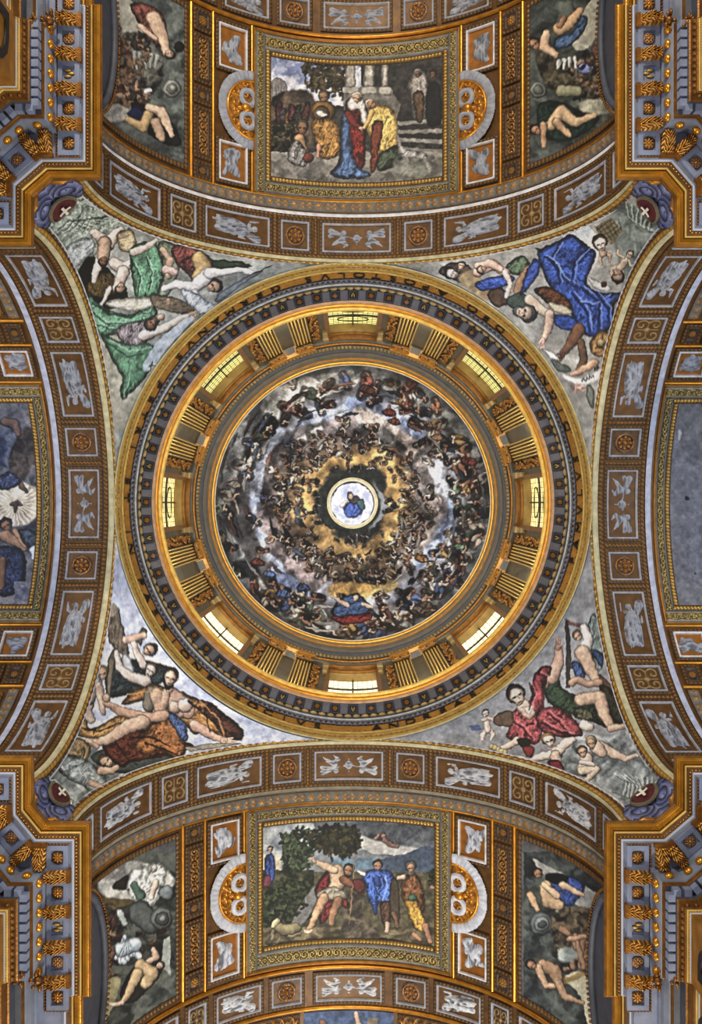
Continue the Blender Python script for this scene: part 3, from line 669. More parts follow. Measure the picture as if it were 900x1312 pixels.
# ---- pointing man with lamb and two followers: the picture of the lower vault
def paint_pointing():
    Z(300, 970, 3)
    clouds(80, 250, 810, 760, (70, 78, 92), (132, 136, 140), .03, 3)
    clouds(80, 260, 300, 380, (120, 130, 140), (190, 190, 186), .05, 1)
    flat([(470, 300), (620, 330), (760, 350), (700, 372), (560, 372), (490, 350)], (186, 180, 170), smooth=True, alpha=.85)
    clouds(0, 0, 0, 0, (62, 66, 74), (112, 116, 120), .06, 2, pts=[(470, 262), (800, 262), (800, 350), (640, 340), (520, 310)])
    flat([(540, 395), (640, 380), (720, 345), (800, 340), (800, 440), (540, 440)], (70, 84, 104), .2)
    flat([(370, 390), (560, 390), (560, 430), (370, 430)], (100, 130, 150), .2)
    rect(80, 440, 810, 760, (92, 84, 58), .35, .1)
    flat([(85, 370), (180, 380), (180, 440), (90, 470)], (196, 180, 150), .2)
    clouds(80, 440, 300, 620, (36, 44, 30), (100, 96, 66), .08, 3)
    flat([(220, 640), (260, 560), (320, 490), (300, 590), (250, 650)], (122, 120, 116), smooth=True)
    foliage([(180, 300), (280, 270), (300, 330), (290, 430), (200, 440), (180, 380)], (26, 40, 26), (96, 112, 70), 330, 12, 2)
    foliage([(280, 290), (350, 262), (470, 268), (490, 330), (440, 390), (370, 370), (300, 350)], (22, 26, 16), (84, 74, 40), 520, 12, 4)
    foliage([(90, 540), (200, 470), (280, 480), (270, 580), (200, 640), (110, 700), (90, 640)], (18, 28, 16), (82, 92, 52), 380, 12, 6)
    stroke([(245, 262), (240, 310), (270, 340)], 8, (60, 48, 34)); stroke([(375, 400), (372, 365), (340, 330)], 9, (54, 40, 28)); foliage([(750, 430), (790, 430), (795, 490), (750, 490)], (24, 32, 20), (60, 66, 40), 50, 10, 3)
    # ground
    clouds(80, 660, 810, 765, (74, 64, 42), (150, 134, 96), .06, 2); stroke([(560, 700), (800, 745)], 18, (24, 22, 18), .9); stroke([(130, 720), (400, 690), (560, 700)], 8, (60, 52, 36), .8)
    # far figure in blue
    fill([(120, 385), (145, 368), (160, 400), (155, 470), (130, 480), (118, 430)], (48, 70, 142), .5, 4, (10, 6, .3)); fill([(115, 460), (140, 450), (140, 490), (112, 495)], (130, 60, 72), .6, 3); head(138, 356, 12, 0, (90, 64, 44), SKIN)
    # lamb
    limb([(160, 650), (200, 665), (240, 655)], [18, 24, 20], (150, 136, 96)); limb([(150, 650), (165, 630)], [10, 12], (176, 164, 124)); limb([(150, 670), (145, 700)], 7, (140, 124, 88)); limb([(210, 690), (250, 680)], 6, (140, 124, 88)); stroke([(100, 725), (140, 680)], 4, (120, 104, 76))
    # rock seat
    clouds(0, 0, 0, 0, (66, 56, 44), (120, 106, 84), .1, 2, pts=[(440, 500), (500, 500), (500, 620), (560, 690), (420, 700), (420, 620)])
    # pointing man
    fill([(325, 470), (370, 430), (365, 500), (330, 560), (310, 520)], (128, 34, 36), .5, 5, (20, 8, .3)); fill([(330, 560), (370, 540), (430, 540), (440, 580), (400, 570), (360, 620), (330, 640)], (134, 40, 38), .5, 5, (20, 9, .3))
    limb([(395, 440), (400, 480), (385, 520)], [30, 32, 26], (214, 178, 138)); limb([(385, 435), (340, 415), (305, 398)], [17, 13, 8], (222, 184, 144)); hand(308, 400, 205, 20)
    fill([(325, 515), (380, 495), (430, 520), (410, 550), (350, 545), (320, 540)], (150, 140, 120), .6, 4, (60, 7, .25))
    limb([(345, 540), (320, 590), (300, 640), (285, 665)], [20, 18, 12, 8], (206, 160, 118)); limb([(400, 550), (380, 600), (375, 640)], [20, 16, 10], (170, 120, 84)); limb([(275, 670), (295, 670)], 8, SKIN)
    limb([(420, 470), (450, 490), (490, 500)], [16, 13, 9], (150, 92, 64)); head(440, 435, 22, 10, (60, 42, 30), (176, 128, 92), (58, 42, 30)); stroke([(462, 370), (455, 500), (442, 640)], 4, (150, 120, 80), .9)
    fill([(455, 470), (495, 470), (500, 510), (470, 520)], (120, 48, 44), .5)
    # man in blue
    fill([(495, 450), (540, 430), (600, 440), (615, 470), (605, 560), (560, 560), (545, 610), (520, 560), (505, 500)], (58, 90, 176), .45, 6, (10, 10, .35)); fill([(560, 560), (600, 560), (600, 640), (575, 650)], (96, 66, 44), .5, 4, (5, 6, .2)); fill([(600, 480), (630, 480), (635, 640), (600, 600)], (84, 68, 50), .5)
    limb([(500, 450), (480, 440)], [8, 5], SKL); limb([(590, 640), (588, 668)], 9, SKIN); limb([(615, 600), (628, 650)], 8, (130, 90, 66)); head(552, 418, 20, 0, (44, 34, 26), (176, 126, 96)); limb([(548, 470), (556, 490)], [13, 10], (50, 78, 160))
    stroke([(530, 460), (550, 520), (545, 590)], 6, (24, 44, 110), .8); stroke([(580, 455), (590, 500), (570, 550)], 5, (130, 160, 220), .8)
    # man in ochre
    fill([(650, 470), (690, 445), (720, 480), (735, 570), (720, 600), (700, 560), (660, 560), (640, 530)], (120, 76, 44), .5, 6, (15, 8, .3)); fill([(660, 550), (700, 550), (740, 640), (720, 672), (690, 650), (665, 590)], (188, 136, 50), .5, 5, (160, 8, .3)); limb([(686, 540)], 16, (66, 108, 84))
    limb([(650, 460), (632, 465)], [12, 8], SKIN); head(680, 425, 22, 0, (96, 92, 84), (186, 140, 104), (130, 124, 112)); limb([(735, 650), (755, 710)], [13, 8], (176, 122, 90)); limb([(690, 680), (715, 700)], [8, 7], (186, 134, 100))
    head(575, 305, 12, -20, (110, 80, 60), (166, 124, 104)); limb([(580, 320), (605, 340), (630, 345)], [11, 10, 6], (150, 106, 90)); limb([(555, 300), (545, 315)], 6, (160, 116, 96))
    limb([(760, 500), (795, 505)], 8, (150, 110, 90))

# ---- dove in a burst of rays: the picture of the left vault
def paint_dove():
    Z(0, 500, 3)
    clouds(-30, 20, 150, 850, (58, 66, 88), (120, 116, 122), .05, 2)
    clouds(0, 0, 0, 0, (44, 56, 92), (96, 104, 124), .06, 3, pts=[(-30, 120), (60, 110), (120, 160), (90, 230), (40, 300), (-30, 260)])
    clouds(0, 0, 0, 0, (46, 42, 46), (100, 86, 80), .08, 3, pts=[(30, 260), (100, 140), (140, 220), (100, 330), (60, 340)])
    limb([(20, 120), (60, 130), (70, 170)], [20, 18, 12], (110, 84, 78))
    limb_flat([(60, 435)], 1, BLK) if 0 else None
    clouds(0, 0, 0, 0, (176, 152, 128), (214, 196, 170), .06, 2, pts=[(-30, 360), (60, 350), (140, 380), (150, 470), (80, 520), (-30, 500)])
    for q in range(26):
        a = q * 2 * pi / 26; stroke([(60 + 24 * cos(a), 435 + 24 * sin(a)), (60 + 82 * cos(a), 435 + 82 * sin(a))], [4, 8], (236, 222, 196), .75)
    limb([(40, 438), (62, 432), (84, 440)], [6, 11, 5], (120, 100, 84)); limb([(60, 440), (58, 465)], [9, 6], (110, 92, 78))
    limb([(70, 350), (100, 388)], [12, 7], (130, 100, 84)); fill([(-10, 340), (40, 310), (80, 350), (40, 380), (-10, 380)], (62, 72, 110), .5, 5, (30, 8, .3))
    head(25, 520, 26, -20, (50, 38, 34), (150, 104, 80)); limb([(20, 560), (60, 580), (95, 610)], [26, 20, 10], (160, 118, 92)); limb([(60, 540), (95, 600)], [12, 8], (170, 126, 98))
    fill([(70, 540), (110, 530), (145, 560), (140, 600), (100, 600)], (60, 70, 90), .5, 6, (30, 9, .3)); fill([(-20, 620), (60, 600), (100, 650), (80, 770), (-20, 780)], (40, 50, 84), .5, 8, (20, 14, .3)); limb([(10, 650), (5, 760)], [14, 9], (120, 84, 60))
    limb([(128, 612), (130, 640)], [16, 12], (196, 200, 220)); clouds(60, 740, 140, 830, (80, 84, 110), (130, 128, 140), .1, 2)

def paint_grey():
    Z(600, 500, 3)
    rect(740, 20, 1000, 860, (112, 112, 122), .12, .05)
    clouds(0, 0, 0, 0, (92, 92, 98), (116, 114, 116), .04, 2, pts=[(820, 60), (940, 50), (1000, 150), (900, 260), (810, 200)], alpha=.6)
    fill([(805, 160), (820, 150), (818, 185), (808, 195)], (166, 164, 168), .8, 2); limb([(842, 414)], 7, (34, 34, 36)); limb([(872, 705)], 4, (40, 40, 44))

def cl2(x0, y0, x1, y1, c0, c1, sc=.05, k=0):
    mx, my, w, h = (x0 + x1) / 2, (y0 + y1) / 2, (x1 - x0) / 2, (y1 - y0) / 2
    clouds(0, 0, 0, 0, c0, c1, sc, k, 1.0, [(mx + w * cos(q) * (1 + .12 * sin(3 * q + k)), my + h * sin(q)) for q in np.linspace(0, 2 * pi, 11)[:-1]])
def crowd(pts, n, s, seed, dark=.8):
    """a tangle of small limbs, leaves and drapery in shadow"""
    R = np.random.RandomState(seed); p = np.array(pts, float); lo, hi = p.min(0), p.max(0)
    for q in range(n):
        x, y = lo + R.rand(2) * (hi - lo); a = R.rand() * 6.3; c = np.array([(150, 112, 84), (92, 66, 48), (70, 76, 66), (118, 110, 92), (44, 42, 38), (176, 140, 108), (110, 60, 48)][R.randint(7)]) * dark
        limb([(x, y), (x + s * 2 * cos(a), y + s * 2 * sin(a)), (x + s * 3 * cos(a + .6), y + s * 3 * sin(a + .6))], [s, s * .75, s * .45], c, .3)
# ---- the four spandrels beside the lunettes
def paint_spandrels():
    Z(0, 0, 3)     # upper left
    clouds(370, -60, 740, 600, (52, 58, 56), (112, 118, 110), .05, 3)
    flat([(430, 0), (500, 0), (580, 130), (540, 180), (500, 180)], (156, 152, 136), smooth=True)
    fill([(500, 20), (560, 10), (630, 60), (640, 150), (600, 180), (540, 100)], (122, 66, 54), .5, 6, (30, 10, .3)); limb([(590, 70), (620, 130), (640, 200)], [30, 26, 14], (214, 176, 142)); head(650, 205, 20, 150, (70, 40, 30), SKIN); limb([(540, 100), (600, 150)], [12, 9], SKIN); limb([(690, 180)], 22, (40, 34, 30))
    cl2(430, 120, 620, 420, (40, 40, 38), (120, 116, 104), .12, 2); 
    for q in range(5): limb([(525 + q * 18, 265 - q * 2), (515 + q * 22, 200 + q * 4)], [4, 10], (150, 154, 144))
    clouds(0, 0, 0, 0, (50, 36, 32), (130, 96, 70), .14, 4, pts=[(430, 120), (500, 180), (520, 300), (560, 380), (430, 400), (420, 200)])
    for q in range(6): limb([(450 + (q * 37) % 110, 300 + (q * 53) % 90), (470 + (q * 31) % 110, 340 + (q * 47) % 60)], [11, 8], (150, 118, 92))
    crowd([(430, 130), (570, 400)], 46, 8, 1); limb([(660, 340)], 36, (150, 150, 140)); limb([(662, 340)], 22, (120, 122, 112)); limb([(664, 338)], 12, (162, 160, 150)); limb_flat([(575, 345), (560, 350)], 14, (220, 226, 236))
    cl2(380, 400, 500, 470, (120, 118, 108), (166, 160, 146), .1, 2); fill([(500, 400), (560, 400), (640, 440), (690, 520), (690, 560), (630, 550), (560, 500)], (36, 40, 36), .6, 5)
    fill([(490, 430), (520, 410), (560, 430), (550, 470), (500, 450)], (34, 44, 96), .6, 4); limb([(490, 460), (550, 490), (570, 440)], [12, 20, 22], (190, 156, 104)); limb([(570, 410), (620, 430), (650, 490), (660, 520)], [14, 22, 16, 9], (214, 180, 148)); limb([(600, 470), (620, 530)], [22, 14], (186, 150, 120))
    Z(600, 0, 3)   # upper right
    clouds(170, -60, 560, 600, (44, 52, 50), (96, 102, 92), .05, 5)
    flat([(470, 0), (560, 0), (520, 100), (450, 190), (400, 160)], (156, 152, 132), smooth=True); stroke([(395, 150), (460, 180)], 12, (186, 180, 160))
    flat([(545, 20), (560, 120), (552, 400), (500, 380), (520, 200)], (30, 34, 34), smooth=True)
    fill([(430, 60), (460, 70), (440, 130), (380, 180), (330, 180), (340, 140), (400, 120)], (60, 84, 120), .5, 5, (40, 8, .3)); limb([(430, 40), (390, 90), (350, 110)], [15, 22, 26], (196, 154, 110)); limb([(300, 130), (290, 180), (330, 210)], [15, 22, 18], (204, 164, 130)); limb([(370, 70), (350, 100)], 12, SKD); head(255, 170, 24, -40, (40, 30, 24), SKD)
    clouds(0, 0, 0, 0, (36, 34, 30), (104, 92, 66), .14, 2, pts=[(260, 190), (350, 230), (420, 280), (540, 300), (540, 400), (440, 370), (300, 330)])
    for q in range(4): limb([(350 + q * 20, 235 - q * 4), (345 + q * 24, 262)], [9, 6], (176, 178, 168))
    limb([(440, 260), (480, 270)], [20, 12], (120, 130, 190)); limb([(490, 190), (510, 220)], [18, 12], (104, 70, 60))
    for q in range(7): limb([(400 + (q * 41) % 130, 280 + (q * 29) % 100), (425 + (q * 37) % 110, 290 + (q * 31) % 90)], [12, 9], (160, 122, 92))
    crowd([(400, 210), (545, 380)], 46, 8, 2); limb([(270, 345)], 34, (120, 124, 116)); limb([(270, 345)], 20, (96, 100, 92)); limb([(360, 350), (420, 350)], [24, 20], (140, 136, 104))
    cl2(420, 380, 560, 440, (140, 136, 112), (176, 170, 146), .1, 2)
    fill([(270, 400), (360, 390), (440, 430), (500, 440), (480, 490), (380, 540), (280, 520)], (30, 52, 42), .6, 6, (40, 10, .3)); limb([(320, 480), (360, 430), (410, 470), (490, 440)], [24, 26, 18, 9], (196, 160, 118)); limb([(290, 480), (290, 560)], [14, 9], (176, 136, 100)); head(262, 500, 22, -60, (34, 26, 20), SKD); limb([(340, 470), (390, 520)], [20, 9], (190, 150, 110))
    Z(0, 970, 3)   # lower left
    clouds(350, 370, 670, 1080, (42, 46, 42), (96, 100, 90), .05, 6)
    cl2(360, 400, 660, 560, (120, 118, 112), (196, 192, 180), .07, 2)
    flat([(360, 540), (520, 550), (440, 580), (360, 570)], (110, 92, 50), smooth=True); fill([(430, 500), (470, 460), (520, 440), (540, 480), (480, 510)], (60, 52, 40), .5, 4)
    fill([(500, 440), (560, 420), (600, 400), (640, 440), (600, 560), (540, 560), (490, 520)], (206, 206, 196), .5, 6, (40, 10, .25)); limb([(515, 490), (540, 530)], [14, 20], (96, 130, 110)); limb([(600, 480), (580, 540)], [14, 10], (232, 206, 182)); head(590, 430, 15, 20, (206, 200, 180), SKL); limb([(640, 520)], 30, (130, 140, 140))
    cl2(360, 560, 480, 800, (34, 32, 28), (104, 90, 66), .14, 4)
    crowd([(365, 600), (470, 870)], 56, 8, 3); crowd([(520, 640), (640, 740)], 20, 8, 5, .6); limb([(540, 600), (580, 640)], [50, 40], (90, 96, 92)); limb([(620, 620)], 44, (112, 118, 112)); limb([(622, 622)], 28, (84, 90, 86)); limb([(624, 620)], 14, (130, 134, 126))
    for q in range(7): limb([(480, 690), (450 + q * 14, 770 + 16 * sin(q))], [8, 12], (196, 208, 216)) if q < 7 else None
    limb([(470, 740), (520, 720)], [30, 28], (186, 200, 210))
    for q in range(6): stroke([(490, 690), (448 + q * 17, 780)], 3, (90, 104, 116), .8)
    limb([(460, 600), (480, 640)], [14, 12], (170, 176, 170))
    for q in range(5): limb([(370 + q * 16, 780 - q * 6), (380 + q * 12, 850 - 20 * q)], [13, 8], (120, 84, 66))
    limb([(410, 820), (415, 870)], [10, 8], (190, 110, 96)); flat([(630, 700), (655, 690), (655, 840), (620, 800)], (150, 156, 146)); flat([(430, 800), (520, 800), (520, 840), (420, 830)], (90, 94, 82))
    flat([(350, 1080), (400, 880), (460, 850), (440, 940), (400, 1020)], (150, 140, 98), smooth=True); fill([(460, 900), (530, 790), (620, 800), (600, 860), (500, 950)], (56, 44, 34), .6, 5)
    limb([(590, 740), (600, 770), (540, 800)], [10, 12, 9], SKIN); limb([(540, 800), (580, 830), (560, 870)], [26, 28, 22], (206, 172, 124)); limb([(530, 830), (500, 890), (470, 945)], [22, 16, 10], (200, 166, 120)); limb([(470, 945), (420, 950)], [10, 6], SKIN); head(612, 800, 16, 60, (60, 44, 30), SKIN)
    Z(600, 970, 3) # lower right
    clouds(220, 370, 530, 1080, (40, 46, 48), (92, 98, 92), .05, 7)
    flat([(250, 400), (330, 430), (520, 540), (520, 575), (400, 560)], (146, 144, 136), smooth=True)
    fill([(300, 450), (400, 460), (450, 500), (420, 550), (370, 570)], (44, 66, 132), .5, 5, (40, 9, .3)); fill([(300, 450), (380, 455), (370, 490), (310, 480)], (36, 32, 28), .6)
    limb([(300, 500), (310, 550), (350, 570)], [26, 32, 20], (206, 168, 124)); limb([(360, 490), (400, 510), (445, 530)], [14, 13, 7], (206, 166, 130)); limb([(240, 530), (265, 585)], [16, 9], (200, 160, 116)); head(268, 450, 20, -20, (60, 46, 36), SKD); limb([(290, 490), (340, 530)], [10, 16], (220, 184, 144))
    for q in range(5): limb([(345 + q * 22, 595 + q * 2), (400 + q * 8, 640)], [10, 5], (150, 150, 120))
    crowd([(340, 600), (500, 850)], 70, 8, 4); limb([(280, 640)], 46, (110, 116, 116)); limb([(282, 640)], 30, (136, 142, 140)); limb([(284, 642)], 16, (84, 92, 92))
    clouds(0, 0, 0, 0, (34, 34, 30), (116, 98, 72), .14, 3, pts=[(330, 600), (510, 600), (505, 860), (420, 780), (340, 740)])
    for q in range(9): limb([(360 + (q * 43) % 130, 660 + (q * 37) % 150), (385 + (q * 31) % 110, 680 + (q * 53) % 140)], [13, 9], (158, 118, 88))
    limb([(390, 700), (440, 690), (500, 690)], [12, 10, 7], (176, 134, 104)); cl2(340, 730, 420, 790, (110, 120, 116), (160, 168, 160), .1, 2)
    flat([(370, 850), (440, 830), (500, 930), (520, 1080), (470, 1060), (430, 920)], (176, 170, 140), smooth=True); stroke([(370, 860), (440, 835)], 22, (150, 116, 56))
    limb([(290, 800), (330, 820), (350, 870)], [26, 28, 18], (170, 130, 96)); limb([(270, 810), (300, 880), (340, 880)], [16, 12, 8], (190, 150, 114)); limb([(350, 870), (370, 920), (440, 945)], [16, 14, 8], (180, 140, 106)); head(245, 800, 20, -60, (40, 34, 30), SKD)
    Z(300, 970, 3)  # next bay, seen at the very bottom
    rect(260, 960, 620, 1100, (70, 90, 132), .25, .1); limb([(470, 985), (480, 1030)], [10, 12], SKIN); rect(515, 1000, 550, 1060, (130, 110, 84)); limb([(340, 1020), (360, 1060)], [14, 20], (150, 100, 70))

# ---- heaven: the picture inside the dome, in rings round the lantern
def paint_dome():
    Z(0, 0, 1)
    cx, cy = 451.5, 645.5
    sl, X, Y = window(cx - 184, cy - 184, cx + 184, cy + 184)
    r = np.hypot(X - cx, Y - cy); th = np.arctan2(Y - cy, X - cx)
    n = fbm(X * .045, Y * .045, 1, 5); n2 = fbm(X * .11, Y * .11, 4, 4)
    rr = r + 26 * (n - .5) + 6 * np.sin(th * 3 + 1)
    stops = [(28, (46, 50, 44)), (44, (56, 56, 46)), (50, (184, 140, 78)), (66, (196, 150, 84)), (80, (112, 88, 66)), (98, (104, 92, 84)), (112, (150, 142, 138)), (124, (136, 134, 142)), (136, (84, 80, 80)), (154, (76, 72, 70)), (168, (100, 100, 100)), (184, (64, 64, 66))]
    c = np.stack([np.interp(rr, [s[0] for s in stops], [s[1][k] for s in stops]) for k in range(3)], -1)
    # a cloud stream that winds outwards
    g = fbm(th * 3.0 + 9, r * .05, 6, 4); swirl = np.exp(-((r - (126 + 12 * np.sin(th + 2.2) + 12 * (g - .5))) / 9) ** 2)
    c = c * (1 - .75 * swirl[..., None]) + np.array([176, 178, 190]) * .75 * swirl[..., None]
    c = c * (0.55 + 0.95 * n2)[..., None]
    blend(sl, sst(183, 180, r) if 0 else np.ones_like(r), np.clip(c, 0, 255))
    def patch(a, rad, w, h, col, al=.85, k=2, c1=None):
        a = radians(a); x, y = cx + rad * cos(a), cy + rad * sin(a); tx, ty = -sin(a), cos(a); nx, ny = cos(a), sin(a)
        pts = [(x + tx * w * cos(q) + nx * h * sin(q), y + ty * w * cos(q) + ny * h * sin(q)) for q in np.linspace(0, 2 * pi, 9)[:-1]]
        clouds(0, 0, 0, 0, np.array(col) * .7, c1 or np.minimum(np.array(col) * 1.25, 255), .09, k, al, pts)
    clear = []
    def stream(ox, oy, pts, w, col, k=2, keep=True, al=.9):
        """a long cloud or strip of sky, pts in the 5x crops"""
        p = np.array([(ox + x / 5, oy + y / 5) for x, y in pts], float); w = w / 5 / 2
        if len(p) == 1: p = np.array([p[0] - (w * .3, 0), p[0] + (w * .3, 0)])
        d = np.gradient(p, axis=0); d /= np.linalg.norm(d, axis=1)[:, None] + 1e-6; nn = np.stack([-d[:, 1], d[:, 0]], 1) * w
        q = np.concatenate([p + nn, [p[-1] + d[-1] * w], (p - nn)[::-1], [p[0] - d[0] * w]])
        clouds(0, 0, 0, 0, np.array(col) * .66, np.minimum(np.array(col) * 1.3, 255), .1, k, al, q, 1.6, 3.5)
        if keep: clear.append((p, w * .8))
    A_, B_, C_, D_ = (270, 465), (450, 465), (270, 645), (450, 645)
    stream(*A_, [(230, 380), (150, 600), (90, 880)], 90, (140, 138, 134), 1); stream(*B_, [(250, 160), (480, 270), (700, 420), (790, 600)], 80, (146, 146, 138), 3); stream(*B_, [(0, 80), (180, 110), (330, 150)], 70, (120, 122, 118), 4)
    stream(*A_, [(640, 150), (760, 110), (900, 110)], 90, (150, 146, 136), 2); stream(*A_, [(370, 290), (430, 220), (560, 170), (640, 140)], 110, (232, 220, 200), 5); stream(*A_, [(420, 330), (400, 260)], 60, (206, 196, 176), 1)
    stream(*A_, [(600, 400), (720, 350), (880, 290)], 70, (164, 174, 200), 2); stream(*B_, [(0, 260), (140, 290), (300, 380), (430, 450)], 90, (136, 150, 186), 6); stream(*B_, [(60, 330), (220, 420), (360, 520), (450, 600)], 110, (176, 156, 140), 3)
    stream(*A_, [(560, 470), (720, 430), (900, 400)], 110, (122, 110, 108), 1); stream(*A_, [(500, 560), (600, 480), (700, 420)], 34, (206, 192, 180), 4, False); stream(*A_, [(470, 480), (400, 600), (350, 760), (340, 900)], 100, (84, 76, 72), 6)
    stream(*A_, [(450, 440), (370, 540), (310, 680), (280, 900)], 62, (164, 170, 186), 3); stream(*C_, [(285, -20), (310, 150), (360, 270), (430, 400)], 60, (158, 168, 192), 3); stream(*C_, [(420, 430), (500, 500), (600, 570)], 80, (140, 156, 206), 5)
    for x, y, r_ in ((360, 60, 110), (370, 150, 100), (430, 280, 130), (500, 340, 120), (560, 410, 140), (650, 500, 130)): stream(*C_, [(x, y)], r_, (128, 110, 106), (x // 10) % 7)
    for x, y, r_ in ((390, 660, 90), (300, 550, 90), (210, 470, 110), (70, 440, 100)): stream(*B_, [(x, y)], r_, (78, 76, 74), (x // 10) % 7)
    stream(*B_, [(450, 620), (470, 740), (470, 900)], 110, (124, 112, 106), 4); stream(*B_, [(560, 640), (570, 740), (630, 860)], 44, (172, 178, 190), 2); stream(*B_, [(480, 610), (540, 740), (600, 880)], 30, (180, 184, 196), 1)
    stream(*D_, [(640, 0), (600, 150), (540, 270), (420, 390)], 66, (150, 166, 212), 2); stream(*D_, [(560, -10), (550, 80)], 110, (166, 148, 140), 5); stream(*D_, [(480, 180), (470, 220)], 90, (156, 138, 128), 3); stream(*D_, [(430, 290), (330, 370)], 70, (150, 136, 126), 1)
    stream(*D_, [(860, 40), (820, 260), (760, 400), (680, 560)], 70, (126, 128, 128), 6); stream(*D_, [(0, 590), (120, 560), (260, 510)], 90, (202, 160, 86), 4); stream(*C_, [(900, 590), (780, 560)], 70, (196, 150, 76), 2); stream(*D_, [(60, 720), (250, 690), (330, 640)], 50, (140, 138, 134), 3)
    stream(*C_, [(120, 230), (200, 370), (160, 300)], 60, (134, 138, 134), 1); stream(*C_, [(290, 480), (360, 600)], 44, (190, 182, 172), 2); stream(*C_, [(450, 690), (600, 740)], 44, (140, 142, 140), 5); stream(*C_, [(680, 680), (740, 780)], 60, (166, 164, 160), 4); stream(*D_, [(420, 720), (560, 610)], 40, (126, 126, 122), 4)
    stream(*A_, [(300, 440), (390, 370)], 70, (24, 26, 32), 3, False); stream(*C_, [(180, 400), (270, 440)], 90, (28, 32, 38), 3, False); stream(*B_, [(740, 640), (740, 720)], 60, (26, 28, 40), 3, False)
    R = np.random.RandomState(11)
    robes = [(116, 62, 52), (70, 84, 122), (150, 116, 64), (84, 96, 74), (150, 140, 128), (58, 54, 52), (96, 76, 62), (176, 160, 136), (130, 86, 60), (50, 56, 70)]
    def fig(a, rad, s, robe, skin, tilt=0.0, wing=False):
        x, y = cx + rad * cos(a), cy + rad * sin(a); b = a + pi + tilt; ux, uy = cos(b), sin(b); vx, vy = -uy, ux
        def P(u, v): return (x + s * (u * ux + v * vx), y + s * (u * uy + v * vy))
        limb_flat([P(-1, -.1), P(.6, 0)], s * 1.25, np.array(robe) * .28, .6, 1.4)
        if wing: limb([P(.3, 0), P(.4, 1.1)], [s * .3, s * .12], (150, 146, 138)); limb([P(.3, 0), P(.5, -1.0)], [s * .3, s * .12], (128, 122, 116))
        k = R.choice([-1, 1])
        limb([P(-.9, .3 * k), P(-.35, .4 * k), P(.1, 0)], [s * .2, s * .3, s * .36], robe, .3)
        limb([P(-.5, -.35 * k), P(-.1, -.3 * k), P(.35, 0)], [s * .24, s * .3, s * .3], np.array(robe) * .8, .3)
        limb([P(.4, .2 * k), P(.35, .6 * k), P(.65, .85 * k)], [s * .15, s * .12, s * .08], skin, .35)
        limb([P(-.9, .3 * k), P(-1.2, .15 * k)], [s * .12, s * .08], skin, .35)
        limb([P(.4, 0)], s * .24, skin, .35); limb([P(.74, .06)], s * .22, (50, 38, 30), .4); limb([P(.66, .1)], s * .15, skin, .5)
    rings = [(56, 14, 3.6), (66, 30, 4.6), (76, 42, 5.2), (86, 50, 5.8), (95, 50, 6.2), (104, 40, 6.2), (112, 20, 5.6), (128, 34, 7.6), (137, 46, 8.8), (147, 52, 9.6), (157, 52, 10.0), (167, 44, 9.4)]
    for rad, n_, s in rings:
        for q in range(n_):
            a = 2 * pi * (q + R.rand() * .9) / n_; rd = rad + R.randn() * 3
            fx_, fy_ = cx + rd * cos(a), cy + rd * sin(a)
            if any(np.hypot(*(pp - (fx_, fy_)).T).min() < w_ * .85 + s * .1 for pp, w_ in [(np.concatenate([p_ + (np.roll(p_, -1, 0) - p_) * t_ for t_ in (0, .33, .66)][:3])[:-2] if len(p_) > 2 else p_, w__) for p_, w__ in clear]): continue
            dens = noise(np.array([a * 2.2 + 7]), np.array([rad * .05]), 3)[0]
            if dens < (.22 if rad > 120 else .2): continue
            robe = np.array(robes[R.randint(len(robes))]); t = .75 + .5 * R.rand()
            if rad < 110: robe = robe * .45 + np.array([128, 106, 84]) * .6
            else: robe = robe * 1.15
            fig(a, rd, s * (.8 + .5 * R.rand()), robe * t, (np.array(SKD) if R.rand() < .5 else np.array(SKIN) * 1.02), R.randn() * 1.0, R.rand() < .2)
    for q in range(150):                                  # loose strokes of drapery and cloud between the figures
        a = R.rand() * 2 * pi; rd = R.uniform(62, 172); L_ = R.uniform(.04, .11); 
        if any(np.hypot(*(p_ - (cx + rd * cos(a), cy + rd * sin(a))).T).min() < w__ for p_, w__ in clear): continue
        c_ = np.array([(150, 142, 132), (60, 54, 50), (110, 92, 72), (40, 44, 50), (126, 84, 66), (84, 96, 116), (170, 160, 146)][R.randint(7)]) * (.6 + .5 * R.rand())
        limb([(cx + (rd + 4 * sin(9 * t)) * cos(a + t), cy + (rd + 4 * sin(9 * t)) * sin(a + t)) for t in (0, L_, 2 * L_)], [.8, R.uniform(1.6, 3.4), .7], c_, .4)
    sl, X, Y = window(cx - 184, cy - 184, cx + 184, cy + 184); r = np.hypot(X - cx, Y - cy)
    big = np.clip(.45 + 1.15 * fbm(X * .035 + 5, Y * .035, 9, 3), .6, 1.35) * (1 - .22 * sst(150, 176, r)); canvas[sl] = np.clip(canvas[sl] * np.where(r < 184, big, 1)[..., None], 0, 255)
    # dark cloud collar round the lantern
    sl, X, Y = window(cx - 60, cy - 60, cx + 60, cy + 60); r = np.hypot(X - cx + 0, Y - cy - 1); th = np.arctan2(Y - cy, X - cx)
    rim = 42 + 3 * np.sin(th * 5 + 1) + 5 * (fbm(X * .15, Y * .15, 2, 3) - .5)
    col = np.array([52, 54, 46]) * (.7 + .6 * fbm(X * .2, Y * .2, 5, 3))[..., None]
    lt = (sst(.5, .9, np.cos(th - .1)) * sst(34, 38, r))[..., None]; col = col * (1 - lt) + np.array([146, 148, 150]) * lt
    blend(sl, sst(1.2, -1.2, r - rim), col)
    for a, rd in [(-92, 44), (-80, 46), (-5, 46), (5, 52), (12, 44), (95, 46), (80, 44), (70, 46), (178, 46), (168, 50), (192, 47), (150, 48), (-150, 52)]:
        fig(radians(a), rd, 4.6, (58, 46, 40), (120, 84, 66), R.randn() * .8, True)
